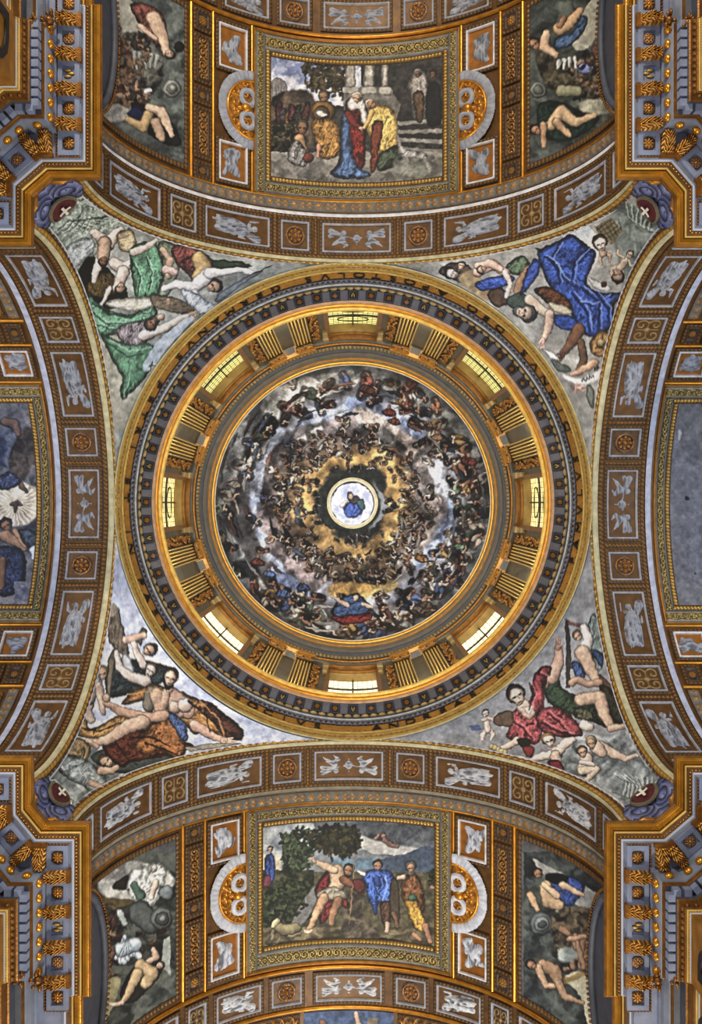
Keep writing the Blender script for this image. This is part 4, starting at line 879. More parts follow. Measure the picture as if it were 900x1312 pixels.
    # seated figure in blue and red before the gold glow, big warm glow
    patch(90, 108, 30, 8, (196, 146, 74), .9, 3)
    fill([(426, 778), (440, 764), (458, 762), (474, 774), (470, 786), (446, 790), (430, 790)], (58, 78, 116), .5, 4, (60, 5, .35)); fill([(424, 790), (450, 788), (476, 784), (470, 796), (440, 800)], (120, 40, 34), .5, 3, (60, 5, .3))
    head(456, 766, 5, 10, (40, 34, 30), SKIN, face=False); limb([(446, 776), (432, 768), (426, 764)], [3, 2.4, 1.6], SKIN); limb([(464, 774), (478, 778)], [3, 1.6], SKIN)
    for (x, y, w, cc) in [(498, 528, 9, (130, 54, 44)), (505, 540, 8, (150, 80, 56)), (330, 720, 9, (118, 58, 44)), (345, 735, 8, (80, 100, 140)), (540, 715, 9, (150, 104, 54)), (588, 700, 8, (92, 110, 84)), (600, 590, 10, (110, 50, 44)), (560, 560, 8, (134, 96, 60)),
                          (362, 760, 10, (70, 90, 134)), (388, 752, 9, (60, 78, 120)), (300, 620, 9, (120, 110, 96)), (470, 498, 10, (96, 56, 44)), (520, 800, 9, (112, 112, 104)), (545, 775, 9, (88, 70, 56))]:
        fill([(x - w, y), (x - w * .3, y - w * .6), (x + w * .8, y - w * .3), (x + w, y + w * .5), (x - w * .2, y + w * .6)], cc, .4, 3, (30, 4, .3)); limb([(x, y - w * .7)], w * .3, SKD)
    # lantern vault
    sl, X, Y = window(cx - 33, cy - 33, cx + 33, cy + 33); r = np.hypot(X - cx, Y - cy)
    n = fbm(X * .12, Y * .12, 3, 4); cc = np.array([222, 200, 180]) * n[..., None] * 1.1 + np.array([150, 170, 226]) * (1 - n[..., None])
    blend(sl, sst(27.5, 26.5, r), cc)
    fill([(440, 650), (450, 642), (462, 648), (464, 658), (452, 664), (442, 660)], (70, 96, 186), .6, 4, (30, 4, .25)); fill([(446, 638), (456, 634), (462, 642), (452, 646)], (96, 80, 76), .6, 3); head(449, 636, 4.5, -20, (110, 90, 76), SKIN, face=False); fill([(456, 642), (466, 640), (468, 652), (460, 652)], (80, 110, 120), .6, 3); limb([(444, 642), (438, 648)], 2, SKL)

for f_ in (paint_green, paint_blue, paint_ochre, paint_rose, paint_meeting, paint_pointing, paint_dove, paint_grey, paint_spandrels, paint_dome): f_()


# the hand of the painter: edges wander a little, touches of darker and lighter pigment
_Y, _X = np.mgrid[0:CH, 0:CW].astype(np.float32) / SS
_wx = (fbm(_X * .2, _Y * .2, 1, 2) - .5) * 3.0 * SS; _wy = (fbm(_X * .2 + 40, _Y * .2, 2, 2) - .5) * 3.0 * SS
_i = np.clip(_X * SS + _wx, 0, CW - 1).astype(int); _j = np.clip(_Y * SS + _wy, 0, CH - 1).astype(int)
_c = canvas[_j, _i]
_g = fbm(_X * .55, _Y * .55, 3, 2) - .5; _h = fbm(_X * .16, _Y * .16, 8, 3) - .5
_c = _c * (1 + .14 * _g + .34 * _h)[..., None]
def _blur(a, n):
    for ax in (0, 1):
        c = np.cumsum(np.pad(a, [(n + 1, n) if q == ax else (0, 0) for q in range(3)], 'edge'), ax, dtype=np.float64)
        a = ((np.take(c, range(2 * n + 1, c.shape[ax]), ax) - np.take(c, range(0, c.shape[ax] - 2 * n - 1), ax)) / (2 * n + 1)).astype(np.float32)
    return a
_l = _c.mean(-1, keepdims=True); _c = _l + (_c - _l) * .76                                            # earth pigments: a little duller
_l = _c.mean(-1, keepdims=True); _d = (_l - _blur(_l, 7)) * .38 + (_l - _blur(_l, 26)) * .35             # strong chiaroscuro of the brush
_c = _c * np.clip(1 + _d / np.maximum(_l, 40), .25, 2.0)
canvas = np.clip((_c - 100) * 1.08 + 100, 4, 250).astype(np.float32)
del _X, _Y, _wx, _wy, _i, _j, _c, _g, _h, _l, _d
# ------------------------------------------------------------------ ornament: relief heights (m) and colours over a flat rectangle x, y of size LX, LY
def G(c, a=0.0): return np.array([*lin(c), a], np.float32)
GOLD, PALE, BRN, OCH = G((204, 136, 44), 1), G((226, 184, 92), .8), G((70, 48, 24), .3), G((152, 94, 28), .4)
BGD = G((126, 88, 42), .8)
GRY, LGT, WHT, DRK, BLU = G((96, 98, 106)), G((160, 162, 170)), G((216, 216, 218)), G((52, 44, 34), .1), G((150, 158, 190))
CRM = G((196, 186, 146))
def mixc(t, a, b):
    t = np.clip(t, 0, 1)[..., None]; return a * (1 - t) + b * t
def lobes(x, p, w): return np.clip(1 - np.abs(((x / p) % 1) - .5) * 2 / w, 0, 1)
def pt_bead(x, y, LX, LY, p=.17, hi=BGD, lo=DRK, k=.05):
    q = ((x / p) % 1 - .5) * 2.2; r = np.sqrt(q * q + (2.4 * y / LY) ** 2)
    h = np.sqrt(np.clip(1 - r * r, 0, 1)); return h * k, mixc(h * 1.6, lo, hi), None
def pt_egg(x, y, LX, LY, p=.30, hi=GOLD, lo=BRN):
    q = ((x / p) % 1 - .5) * 2.3; r = np.sqrt(q * q + (2.2 * y / LY) ** 2); h = np.sqrt(np.clip(1 - r * r, 0, 1))
    ring = np.exp(-((r - 1.25) / .16) ** 2); return h * .07 + ring * .03, mixc(np.maximum(h * 1.5, ring), lo, hi), None
def pt_leaf(x, y, LX, LY, p=.32, hi=GOLD, lo=DRK):
    q = np.abs(((x / p) % 1) - .5) * 2; yy = y / LY + .5
    h = np.clip(1 - (q / (0.25 + .75 * np.sin(pi * np.clip(yy, 0, 1)))) ** 2, 0, 1); v = np.exp(-(q / .12) ** 2)
    h = np.sqrt(h) * (.75 + .25 * np.cos(yy * 22 + q * 6)); return h * .07 + v * .015, mixc(h * 1.3 - .25, lo, hi), None
def pt_flor(x, y, LX, LY, p=.95, hi=G((176, 126, 60), .8), lo=G((104, 102, 96))):
    c = ((x / p) % 1 - .5) * p; r = np.hypot(c, y); th = np.arctan2(y, c); R = LY * .42
    fl = np.clip(1 - r / R, 0, 1) ** .5 * (.65 + .35 * np.cos(6 * th)); ball = np.sqrt(np.clip(1 - (r / (R * .33)) ** 2, 0, 1))
    c2 = p / 2 - np.abs(c); st = np.exp(-((y - .12 * LY * np.sin(c2 * 14)) / (LY * .09)) ** 2) * (c2 < p * .26); lf = np.clip(1 - np.hypot((np.abs(c) - p * .36) / (p * .1), (np.abs(y) - LY * .2) / (LY * .17)), 0, 1) ** .5
    h = np.maximum(np.maximum(fl, ball), np.maximum(st * .6, lf * .8)); return h * .09, mixc(h * 2 - .3, lo, hi), None
def pt_scroll(x, y, LX, LY, p=None, hi=GOLD, lo=DRK, k=.09):
    """running acanthus scroll"""
    p = p or LY * 1.05
    i = np.floor(x / p); c = (x / p - i - .5) * p; s = np.where(i % 2 == 0, 1.0, -1.0); yy = y * s
    r = np.hypot(c, yy) / (LY * .5); th = np.arctan2(yy, c)
    w = np.cos(2 * pi * (r * 1.9) - th * 1.0); h = np.clip(w, 0, 1) * np.clip(1.25 - r, 0, 1) ** .4
    lf = np.clip(np.cos(9 * th + 5 * r), 0, 1) * np.clip(r - .55, 0, 1) * 1.8 * (r < 1.15)
    h = np.clip(np.maximum(h, lf), 0, 1); e = np.clip((LY * .5 - np.abs(y)) / (LY * .08), 0, 1); h = h * e
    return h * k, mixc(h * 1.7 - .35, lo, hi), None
def pt_bdf(x, y, LX, LY):
    h, c, _ = pt_bead(x, y, LX, LY * .62, p=.13, hi=G((206, 160, 70), .9), lo=DRK, k=.06); e = np.abs(y) / LY; f = np.clip(1 - np.abs(e - .4) / .07, 0, 1)
    return np.where(e < .3, h, f * .05), mixc(f * 1.5 * (e >= .3), np.where((e < .3)[..., None], c, G((60, 42, 20))), G((168, 112, 38), .8)), None
def pt_leafy(x, y, LX, LY):
    """border of overlapping gilt and grey leaves between two fine fillets"""
    h, c, _ = pt_scroll(x, y, LX, LY * .62, p=LY * .5, hi=G((206, 176, 96), .7), lo=G((60, 50, 34), .2), k=.1); e = np.abs(y) / LY
    h = h * (e < .31); f = np.clip(1 - np.abs(e - .36) / .05, 0, 1); c = np.where((e < .31)[..., None], c, mixc(f, G((96, 92, 84)), G((170, 166, 156)))); return h + f * .04, c, None
def pt_acan(x, y, LX, LY, hi=GOLD, lo=BRN, k=.1):
    """symmetrical curling foliage over a panel"""
    X = np.abs(x); m = min(LX, LY); h = np.zeros_like(x)
    nx = max(1, int(round(LX / m)))
    for i in range(nx + 1):
        for j in (-1, 1):
            cx_, cy_ = (i + .45) * LX / (2 * nx + 1.2), j * LY * .23
            r = np.hypot(X - cx_, y - cy_) / (m * .27); th = np.arctan2((y - cy_) * j, X - cx_)
            h = np.maximum(h, np.clip(np.cos(2 * pi * r * 1.4 - th), 0, 1) * np.clip(1.2 - r, 0, 1) ** .5)
    v = np.exp(-(X / (m * .07)) ** 2) * (.6 + .4 * np.cos(y / m * 20)); h = np.maximum(h, v)
    h = h * np.clip(np.minimum(LX / 2 - X, LY / 2 - np.abs(y)) / (m * .08), 0, 1)
    return h * k, mixc(h * 1.8 - .35, lo, hi), None
def pt_torus(c, k=.06, n=1.0):
    def f(x, y, LX, LY):
        h = np.sqrt(np.clip(1 - (2 * y / LY) ** 2, 0, 1)); return h * k, np.broadcast_to(c, x.shape + (4,)).copy(), None
    return f
def pt_flat(c, k=.03):
    def f(x, y, LX, LY):
        e = np.clip((LY / 2 - np.abs(y)) / .02, 0, 1); return e * k, np.broadcast_to(c, x.shape + (4,)).copy(), None
    return f
def edge(x, y, LX, LY): return np.minimum(LX / 2 - np.abs(x), LY / 2 - np.abs(y))
def pt_panel(ground, fillet=LGT, bead=True):
    """coffer: beaded brown border, raised pale fillet, sunk ground"""
    def f(x, y, LX, LY):
        e = edge(x, y, LX, LY); s = np.where(LX / 2 - np.abs(x) < LY / 2 - np.abs(y), y, x)
        b = np.sqrt(np.clip(1 - ((e - .06) / .045) ** 2, 0, 1)) * (.55 + .45 * np.cos(2 * pi * s / .15)); fl = np.clip(1 - np.abs(e - .155) / .035, 0, 1) ** .5
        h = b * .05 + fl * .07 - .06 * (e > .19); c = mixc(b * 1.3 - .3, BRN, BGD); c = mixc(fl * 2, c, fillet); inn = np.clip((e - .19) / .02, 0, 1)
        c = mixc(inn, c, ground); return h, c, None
    return f
def pt_ring(prof, hi=GOLD, lo=DRK):
    """a rosette by petals: (petal count, inner, outer, height) rings in units of the half side"""
    def f(x, y, LX, LY):
        R = min(LX, LY) / 2; r = np.hypot(x, y) / R; th = np.arctan2(y, x); h = np.zeros_like(x)
        for n, a, b, k in prof:
            m = np.clip(1 - np.abs(r - (a + b) / 2) / ((b - a) / 2), 0, 1) ** .5
            h = np.maximum(h, k * m * ((.62 + .38 * np.cos(n * th)) if n else 1))
        return h * R * .5, mixc(h * 2.2 - .4, lo, hi), h > .06
    return f
ROS = pt_ring([(0, -.2, .22, 1), (0, .26, .34, .5), (8, .3, .62, .8), (0, .66, .76, .7), (0, .8, .86, .35)], GOLD, GRY * .55)
ROS2 = pt_ring([(0, -.2, .2, 1), (8, .1, .75, .8), (16, .45, .98, .5)], GOLD, DRK)
STAR = pt_ring([(0, -.15, .15, .9), (8, -.3, .95, .7)], GOLD, BRN)
def pt_sq4(hi=GOLD, lo=DRK):
    def f(x, y, LX, LY):
        X, Y = np.abs(x) - LX * .23, np.abs(y) - LY * .23; r = np.hypot(X / LX, Y / LY) * 4.4; th = np.arctan2(Y, X)
        h = np.clip(np.cos(2 * pi * r * 1.15 + th), 0, 1) * (r < 1.05); c = np.hypot(x / LX, y / LY) * 8; h = np.maximum(h, np.sqrt(np.clip(1 - c * c, 0, 1)))
        l = np.exp(-(x / LX / .035) ** 2) * (np.abs(y / LY) < .42) * .7 + np.exp(-(y / LY / .035) ** 2) * (np.abs(x / LX) < .42) * .7; h = np.maximum(h, l)
        return h * .09, mixc(h * 1.6 - .3, lo, hi), h > .12
    return f
SQ4 = pt_sq4(G((158, 126, 78), .6), G((52, 50, 48)))
def pt_body(seed, hi=LGT, lo=GRY, kind='figure', head=1):
    """stucco figures modelled as one height field: head towards +x*head"""
    r = np.random.RandomState(seed)
    def f(x, y, LX, LY):
        s = LY / 2; a = LX / LY * .93; X, Y = x / s * head, y / s; caps = []
        j = lambda k=.12: r.uniform(-k, k)
        if kind == 'figure':
            k = r.choice([-1, 1])
            caps += [(.62 * a, .1 * k, .2, .66 * a, .12 * k, .2), (.5 * a, .05, .16, .2 * a, j(), .42), (.2 * a, j(), .44, -.15 * a, .1 * k, .5), (-.15 * a, .1 * k, .46, -.6 * a, .3 * k, .34), (-.1 * a, -.15 * k, .4, -.7 * a, -.25 * k, .22),
                     (.42 * a, .2 * k, .16, .5 * a, .62 * k, .13), (.5 * a, .62 * k, .12, .78 * a, .66 * k, .09), (.38 * a, -.25 * k, .16, .1 * a, -.66 * k, .13), (.1 * a, -.66 * k, .12, .3 * a, -.78 * k, .09),
                     (.3 * a, -.3 * k, .14, .72 * a, -.72 * k, .3), (-.5 * a, .2 * k, .25, -.85 * a, .4 * k, .1), (-.3 * a, .5 * k, .2, -.75 * a, .7 * k, .08)]
        elif kind == 'putti':
            for q in (-1, 1):
                caps += [(q * .42 * a, .45, .2, q * .43 * a, .47, .2), (q * .42 * a, .2, .2, q * .5 * a, -.15, .26), (q * .5 * a, -.15, .22, q * .34 * a, -.5, .17), (q * .34 * a, -.5, .15, q * .5 * a, -.78, .1), (q * .5 * a, -.1, .2, q * .72 * a, -.4, .16), (q * .72 * a, -.4, .13, q * .86 * a, -.7, .09),
                         (q * .38 * a, .2, .13, q * .12 * a, .05, .1), (q * .5 * a, .25, .16, q * .85 * a, .55, .24), (q * .6 * a, .2, .12, q * .9 * a, .15, .16)]
            caps += [(0, 0, .3, 0.01, 0, .3), (0, .5, .1, 0, -.5, .1)]
        else:
            for q in range(7):
                x0, y0 = r.uniform(-.6 * a, .6 * a), r.uniform(-.5, .5); caps.append((x0, y0, r.uniform(.12, .26), x0 + j(.5), y0 + j(.5), .1))
            caps += [(.5 * a, .2, .2, -.2 * a, -.1, .36), (-.2 * a, -.1, .36, -.7 * a, .4, .14), (.5 * a, .3, .2, .6 * a, .35, .2)]
        gz = {'figure': 1.22, 'putti': 1.1}.get(kind, 1.25); h = np.zeros_like(x)
        for (x0, y0, r0, x1, y1, r1) in caps:
            r0, r1 = r0 * gz, r1 * gz; ex, ey = x1 - x0, y1 - y0; t = np.clip(((X - x0) * ex + (Y - y0) * ey) / (ex * ex + ey * ey + 1e-6), 0, 1)
            rr = r0 + (r1 - r0) * t; d = np.hypot(X - x0 - t * ex, Y - y0 - t * ey); h = np.maximum(h, rr * np.sqrt(np.clip(1 - (d / rr) ** 2, 0, 1)))
        n = fbm(X * 1.6 + 9 * seed, Y * 5.0, seed % 8, 3); fold = 1 - np.abs(2 * n - 1) * 3
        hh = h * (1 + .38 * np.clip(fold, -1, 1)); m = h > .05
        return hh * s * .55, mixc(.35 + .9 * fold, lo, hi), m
    return f

# ------------------------------------------------------------------ the four barrel-vaulted arms
def armP(arm, u, v, h):
    o = OFF[arm]
    x, y = {'top': (u + o, -v), 'bottom': (-(u + o), v), 'left': (-v, -(u + o)), 'right': (v, u + o)}[arm]
    return np.stack([x + 0 * h, y + 0 * h, h + 0 * x], -1)
def vaultP(arm, phi, v, d, R=BR):
    r = R - d; a = np.abs(phi); s = np.sign(phi); ex = np.clip(a - pi / 2, 0, None); ac = np.minimum(a, pi / 2)
    return armP(arm, s * r * np.sin(ac), v, HS + r * np.cos(ac) - ex * BR)
def phi_of(a):
    """angle on the vault of what the photograph shows a pixels sideways from the arm's axis"""
    s = 1 if a >= 0 else -1; a = abs(a)
    if a >= BR * FPX / HS: return s * (pi / 2 + (HS - BR * FPX / a) / BR)
    lo, hi = 0.0, pi / 2
    for _ in range(40):
        m = (lo + hi) / 2
        if BR * sin(m) / (HS + BR * cos(m)) * FPX < a: lo = m
        else: hi = m
    return s * lo
def v_of(r): return r * TOP / FPX
RES = .034
def vpatch(name, arm, a0, a1, v0, v1, pat, parent, swap=False, d0=0.0, mat='orn', res=RES, isphi=False, R=BR, **kw):
    p0, p1 = (a0, a1) if isphi else (phi_of(a0), phi_of(a1))
    L = abs(p1 - p0) * BR; W = abs(v1 - v0); n = max(2, int(L / res) + 1); m = max(2, int(W / res) + 1)
    ph, vv = np.meshgrid(np.linspace(p0, p1, n), np.linspace(v0, v1, m), indexing='ij')
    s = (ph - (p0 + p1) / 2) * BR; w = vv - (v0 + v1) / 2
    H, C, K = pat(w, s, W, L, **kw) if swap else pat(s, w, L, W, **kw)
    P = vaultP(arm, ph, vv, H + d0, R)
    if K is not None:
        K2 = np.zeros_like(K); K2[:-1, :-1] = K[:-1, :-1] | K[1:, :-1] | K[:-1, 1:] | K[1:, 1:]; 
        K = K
    return grid(name, P, M[mat], C, K, parent)

SIDE = {'top': 'just above the round drum', 'bottom': 'just below the round drum', 'left': 'just left of the round drum', 'right': 'just right of the round drum'}
def base_of(arm, r=500, h=None):
    v = armP(arm, np.array(0.0), np.array(v_of(r)), np.array(h if h else TOP)); return tuple(float(q) for q in v)
LAY = {'nave': dict(cream=(306.3, 310.8), e0=(310.8, 315), pan=(315, 360), e1=(360, 364), white=(364, 370), floral=(371, 384), P=109, F=131, pr=(410, 560), fr=(385, 592), cart=(134, 181), ros=(184, 209), sp=214, end=593, vend=24.0),
       'side': dict(cream=(306.3, 313.5), e0=(314, 320), pan=(321, 368), e1=(368, 373), white=(374, 384), floral=None, P=128, F=152, pr=(407, 700), fr=(385, 724), cart=(157, 200), ros=(203, 230), sp=234, end=734, vend=24.0)}
BAND = [(-48, 48, 'putti'), (57, 101, 'rosette'), (108, 198, 'figure'), (203, 243, 'square'), (250, 321, 'figure'), (326, 352, 'square')]
seed = 3
SW = {'left': 'left of', 'right': 'right of', 'upper': 'above', 'lower': 'below'}
SPB = {}
for arm in ('top', 'bottom', 'left', 'right'):
    nave = arm in ('top', 'bottom'); Lx = LAY['nave' if nave else 'side']
    # -- shell: arch soffit, then the vault proper which stands a hand higher
    ce = empty('ceiling', base_of(arm), kind='structure')
    v0 = CR; vs_ = v_of(Lx['white'][1]); AMAX = pi / 2 + .22
    def plainpatch(name, p0, p1, va, vb, d, mat, parent, n=64, m=3):
        ph, vv = np.meshgrid(np.linspace(p0, p1, n), np.linspace(va, vb, m), indexing='ij')
        return grid(name, vaultP(arm, ph, vv, d), M[mat], None, None, parent)
    plainpatch('vault_shell', -AMAX, AMAX, vs_ - .05, Lx['vend'], -.10, 'brown', ce, 96, 3)
    plainpatch('arch_shell', -AMAX, AMAX, v0, vs_, -.02, 'brown', ce, 96, 3)
    vl = 20.0 if nave else 14.0
    # gilt ribs that divide the vault field
    fl0 = v_of(Lx['floral'][1]) if nave else v_of(Lx['white'][1])
    for a in ([Lx['F'] + 2, Lx['cart'][1] + 2, Lx['sp'] - 3] if nave else [Lx['F'] + 2, Lx['cart'][1] + 1.5, Lx['sp'] - 2]):
        for s in (-1, 1):
            vpatch('gilt_rib', arm, s * a - 1.6, s * a + 1.6, fl0, min(v_of(Lx['end']), vl), pt_torus(GOLD, .07), ce, True, -.08)
    if nave:
        vpatch('gilt_rib', arm, -AMAX, AMAX, v_of(594), v_of(599), pt_torus(GOLD, .09), ce, False, -.08, isphi=True)
        vpatch('gilt_rib', arm, -AMAX, AMAX, v_of(384), v_of(387), pt_torus(GOLD, .07), ce, False, -.08, isphi=True)
        vpatch('flower_band', arm, -AMAX, AMAX, v_of(371), v_of(384), pt_flor, ce, False, -.06, isphi=True)
        vpatch('gilt_rib', arm, -AMAX, AMAX, v_of(646), v_of(651), pt_torus(GOLD, .09), ce, False, -.08, isphi=True)
    # -- the coffered arch next to the crossing
    ca = empty('coffered_arch', base_of(arm, 335), 'wide gilt coffered arch with stucco figures, ' + SIDE[arm], 'arch')
    # archivolt face towards the crossing
    n = 800; th = np.linspace(-AMAX, AMAX, n); rr = np.linspace(0, .62, 14); TH, RR = np.meshgrid(th, rr, indexing='ij')
    def face(name, r0, r1, pat, hgt=1.0, m=8):
        TH, RR = np.meshgrid(np.linspace(-AMAX, AMAX, 900), np.linspace(r0, r1, m), indexing='ij')
        H, C, K = pat(TH * BR, RR - (r0 + r1) / 2, 2 * AMAX * BR, r1 - r0)
        P = vaultP(arm, TH, CR - .03 - H * hgt, 0 * TH - RR); return grid(name, P, M['orn'], C, None, ca)
    face('egg_moulding', -.01, .19, lambda *q: pt_egg(*q, p=.27, hi=G((222, 172, 78), .9), lo=BRN))
    face('leaf_moulding', .19, .35, lambda *q: pt_scroll(*q, p=.3, hi=OCH, lo=DRK, k=.06))
    face('white_fillet', .35, .43, pt_torus(WHT, .04), m=5)
    vpatch('cream_moulding', arm, -AMAX, AMAX, v_of(306.3), v_of(Lx['cream'][1]), pt_torus(CRM, .06), ca, isphi=True, res=.06)
    for e in ('e0', 'e1'):
        vpatch('bead_moulding', arm, -AMAX, AMAX, v_of(Lx[e][0]), v_of(Lx[e][1]), pt_bead, ca, isphi=True, lo=BRN, hi=BGD)
    # riser with the white torus at the step
    TH, RR = np.meshgrid(np.linspace(-AMAX, AMAX, 200), np.linspace(0, 1, 8), indexing='ij')
    w0, w1 = v_of(Lx['white'][0]), v_of(Lx['white'][1])
    wc = {'top': WHT, 'bottom': G((132, 126, 106))}.get(arm, BLU * .6 + WHT * .4)  # bottom arm: the step's shadow line is put into the moulding's colour
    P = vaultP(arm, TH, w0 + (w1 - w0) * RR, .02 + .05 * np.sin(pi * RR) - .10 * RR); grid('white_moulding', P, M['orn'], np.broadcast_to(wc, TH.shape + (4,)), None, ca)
    pa, pb = v_of(Lx['pan'][0]), v_of(Lx['pan'][1])
    def coffer(par, a0, a1, kind, pa, pb, s, hi=LGT, ground=OCH, pname='coffer_panel', d0=0.0):
        global seed
        if s < 0: a0, a1 = -a1, -a0
        seed += 1
        g = {'putti': G((164, 126, 48), .7), 'rosette': GRY * .8, 'figure': ground, 'square': GRY * .7}[kind]
        if kind == 'figure' and pa > 9.9 and seed % 2: pass
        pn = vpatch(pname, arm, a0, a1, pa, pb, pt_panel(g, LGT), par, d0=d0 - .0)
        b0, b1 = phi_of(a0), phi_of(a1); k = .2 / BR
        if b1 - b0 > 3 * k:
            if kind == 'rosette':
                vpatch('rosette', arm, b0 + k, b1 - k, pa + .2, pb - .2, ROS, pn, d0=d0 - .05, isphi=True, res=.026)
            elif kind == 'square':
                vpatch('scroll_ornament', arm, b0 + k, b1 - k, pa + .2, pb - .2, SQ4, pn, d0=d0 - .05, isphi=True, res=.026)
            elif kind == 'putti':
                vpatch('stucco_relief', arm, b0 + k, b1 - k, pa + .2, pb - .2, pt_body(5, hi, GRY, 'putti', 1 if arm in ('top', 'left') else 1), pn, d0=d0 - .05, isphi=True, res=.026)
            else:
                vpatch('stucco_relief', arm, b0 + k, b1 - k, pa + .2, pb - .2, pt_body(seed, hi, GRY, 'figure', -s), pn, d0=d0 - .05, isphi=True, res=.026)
        return pn
    for (a0, a1, kind) in BAND:
        for s in ((1,) if a0 < 0 else (-1, 1)):
            coffer(ca, a0, a1, kind, pa, pb, s, ground={'top': OCH, 'bottom': OCH, 'left': G((140, 92, 34), .5), 'right': G((120, 84, 40), .4)}[arm], hi=G((190, 190, 192)) if arm in ('bottom',) else LGT)  # paler hi in the bottom arm: window light painted into the relief tone
    for a in (52.5, 104.5, 200.5, 246.5, 323.5):
        for s in (-1, 1):
            vpatch('bead_moulding', arm, s * a - 2.5, s * a + 2.5, pa, pb, pt_bead, ca, True, lo=BRN, p=.14)
    # -- the great picture on the crown with its frame
    q0, q1 = v_of(Lx['pr'][0]), min(v_of(Lx['pr'][1]), vl if not nave else 99); Pw, Fw = Lx['P'], Lx['F']
    f0, f1 = v_of(Lx['fr'][0]), v_of(Lx['fr'][1]) if nave else vl
    lab = {'top': 'framed vault painting of two robed women greeting before white columns', 'bottom': 'framed vault painting of a pointing man in red, two robed men and a lamb',
           'left': 'framed vault painting of a dove in rays above a kneeling figure', 'right': 'plain grey vault panel in a gilt frame, with one small dark hole'}[arm]
    ptg = empty('ceiling_painting' if arm != 'right' else 'ceiling_panel', base_of(arm, 480), lab, 'painting' if arm != 'right' else 'panel')
    n = int((phi_of(Pw) * 2 * BR) / .03); m = int((q1 - q0) / .03)
    ph, vv = np.meshgrid(np.linspace(-phi_of(Pw), phi_of(Pw), n), np.linspace(q0, q1, m), indexing='ij')
    Pp = vaultP(arm, ph, vv, -.07 + 0 * ph); grid('canvas', Pp, M['fresco'], sample(Pp), None, ptg)
    def frame(a0, a1, ra, rb, pat, nm, **kw):
        """four sides between the inner edge (a0, ra[1], rb[0]) and the outer edge"""
        for s in (-1, 1): vpatch(nm, arm, s * a0, s * a1, ra[0], rb[1], pat, ptg, True, -.06, **kw)
        vpatch(nm, arm, -a0, a0, ra[0], ra[1], pat, ptg, False, -.06, **kw)
        if nave: vpatch(nm, arm, -a0, a0, rb[0], rb[1], pat, ptg, False, -.06, **kw)
    k = 7.5
    frame(Pw, Pw + k, (q0 - .22, q0), (q1, q1 + .22), lambda *q: pt_bdf(*q), 'beaded_frame')
    frame(Pw + k, Fw - 2, (f0 + .09, q0 - .22), (q1 + .22, f1 - .12), lambda *q: pt_leafy(*q), 'leaf_frame')
    frame(Fw - 2, Fw, (f0, f0 + .09), (f1 - .12, f1), pt_torus(GOLD * .6 + BRN * .4, .1), 'outer_frame')
    # -- columns of cartouches and rosettes beside the picture
    for s in (-1, 1):
        wh = {'top': ('right' if s > 0 else 'left'), 'bottom': ('left' if s > 0 else 'right'), 'left': ('upper' if s > 0 else 'lower'), 'right': ('lower' if s > 0 else 'upper')}[arm]
        near = {'top': 'upper vault', 'bottom': 'lower vault', 'left': 'left vault', 'right': 'right vault'}[arm]
        c0, c1 = Lx['cart']; hc = HS + BR * cos(phi_of((c0 + c1) / 2)); vm = (v_of(Lx['fr'][0]) + v_of(Lx['fr'][1])) / 2 - .08
        hiw = G((206, 208, 216)) if arm == 'bottom' else LGT; gr = G((150, 92, 26), .6) if arm == 'bottom' else OCH  # bottom arm reliefs whitened: window light put into their colour
        if nave:
            secs = [(v_of(385) + .12, vm - 1.22, 'nearer the dome', True), (vm + 1.22, v_of(592) - .12, 'farther from the dome', False)]
        else: secs = [(v_of(387) + .02, v_of(387) + 1.35, 'nearer the dome', True)]
        for (sa, sb, wn, nearp) in secs:
            bs = tuple(float(q) for q in vaultP(arm, np.array(s * phi_of((c0 + c1) / 2)), np.array((sa + sb) / 2), np.array(0.0)))
            st = empty('stucco_panel', bs, f'white stucco relief panel {SW[wh]} the {near} painting, {wn}', 'relief', 'stucco relief panels beside the vault paintings')
            a0, a1 = (c0 + 2, c1 - 1) if s > 0 else (-c1 + 1, -c0 - 2)
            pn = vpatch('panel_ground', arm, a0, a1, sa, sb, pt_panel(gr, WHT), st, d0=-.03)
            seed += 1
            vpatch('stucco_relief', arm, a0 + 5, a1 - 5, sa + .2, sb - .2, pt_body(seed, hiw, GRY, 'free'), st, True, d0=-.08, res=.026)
        # crescent cartouche
        if nave:
            R0 = 1.46; b0, b1 = phi_of(c0 - 1), phi_of(c1 + 1)
            bs = tuple(float(q) for q in vaultP(arm, np.array(s * b0), np.array(vm), np.array(0.0)))
            ct = empty('cartouche', bs, f'half-round white-rimmed gilt cartouche on the {wh} edge of the {near} painting', 'cartouche', 'half-round cartouches beside the vault paintings')
            def mk(nm, f):
                nn, mm = int((b1 - b0) * BR / .028), int(2 * R0 / .028)
                ph, vv = np.meshgrid(np.linspace(b0, b1, nn), np.linspace(vm - R0, vm + R0, mm), indexing='ij')
                X_, Y_ = (ph - b0) * BR, vv - vm; r_ = np.hypot(X_ * 1.02, Y_); t_ = np.arctan2(Y_, X_); H, C, K = f(r_, t_, X_, Y_)
                grid(nm, vaultP(arm, s * ph, vv, H), M['orn'], C, K, ct)
            mk('white_rim', lambda r, t, X, Y: (.02 + .08 * np.sqrt(np.clip(1 - ((r - 1.28) / .17) ** 2, 0, 1)) * (.8 + .2 * np.cos(t * 46)), np.broadcast_to(hiw * .9, r.shape + (4,)), np.abs(r - 1.28) < .165))
            mk('gilt_rim', lambda r, t, X, Y: (.02 + .07 * np.sqrt(np.clip(1 - ((r - 1.06) / .05) ** 2, 0, 1)), np.broadcast_to(GOLD, r.shape + (4,)), np.abs(r - 1.06) < .05))
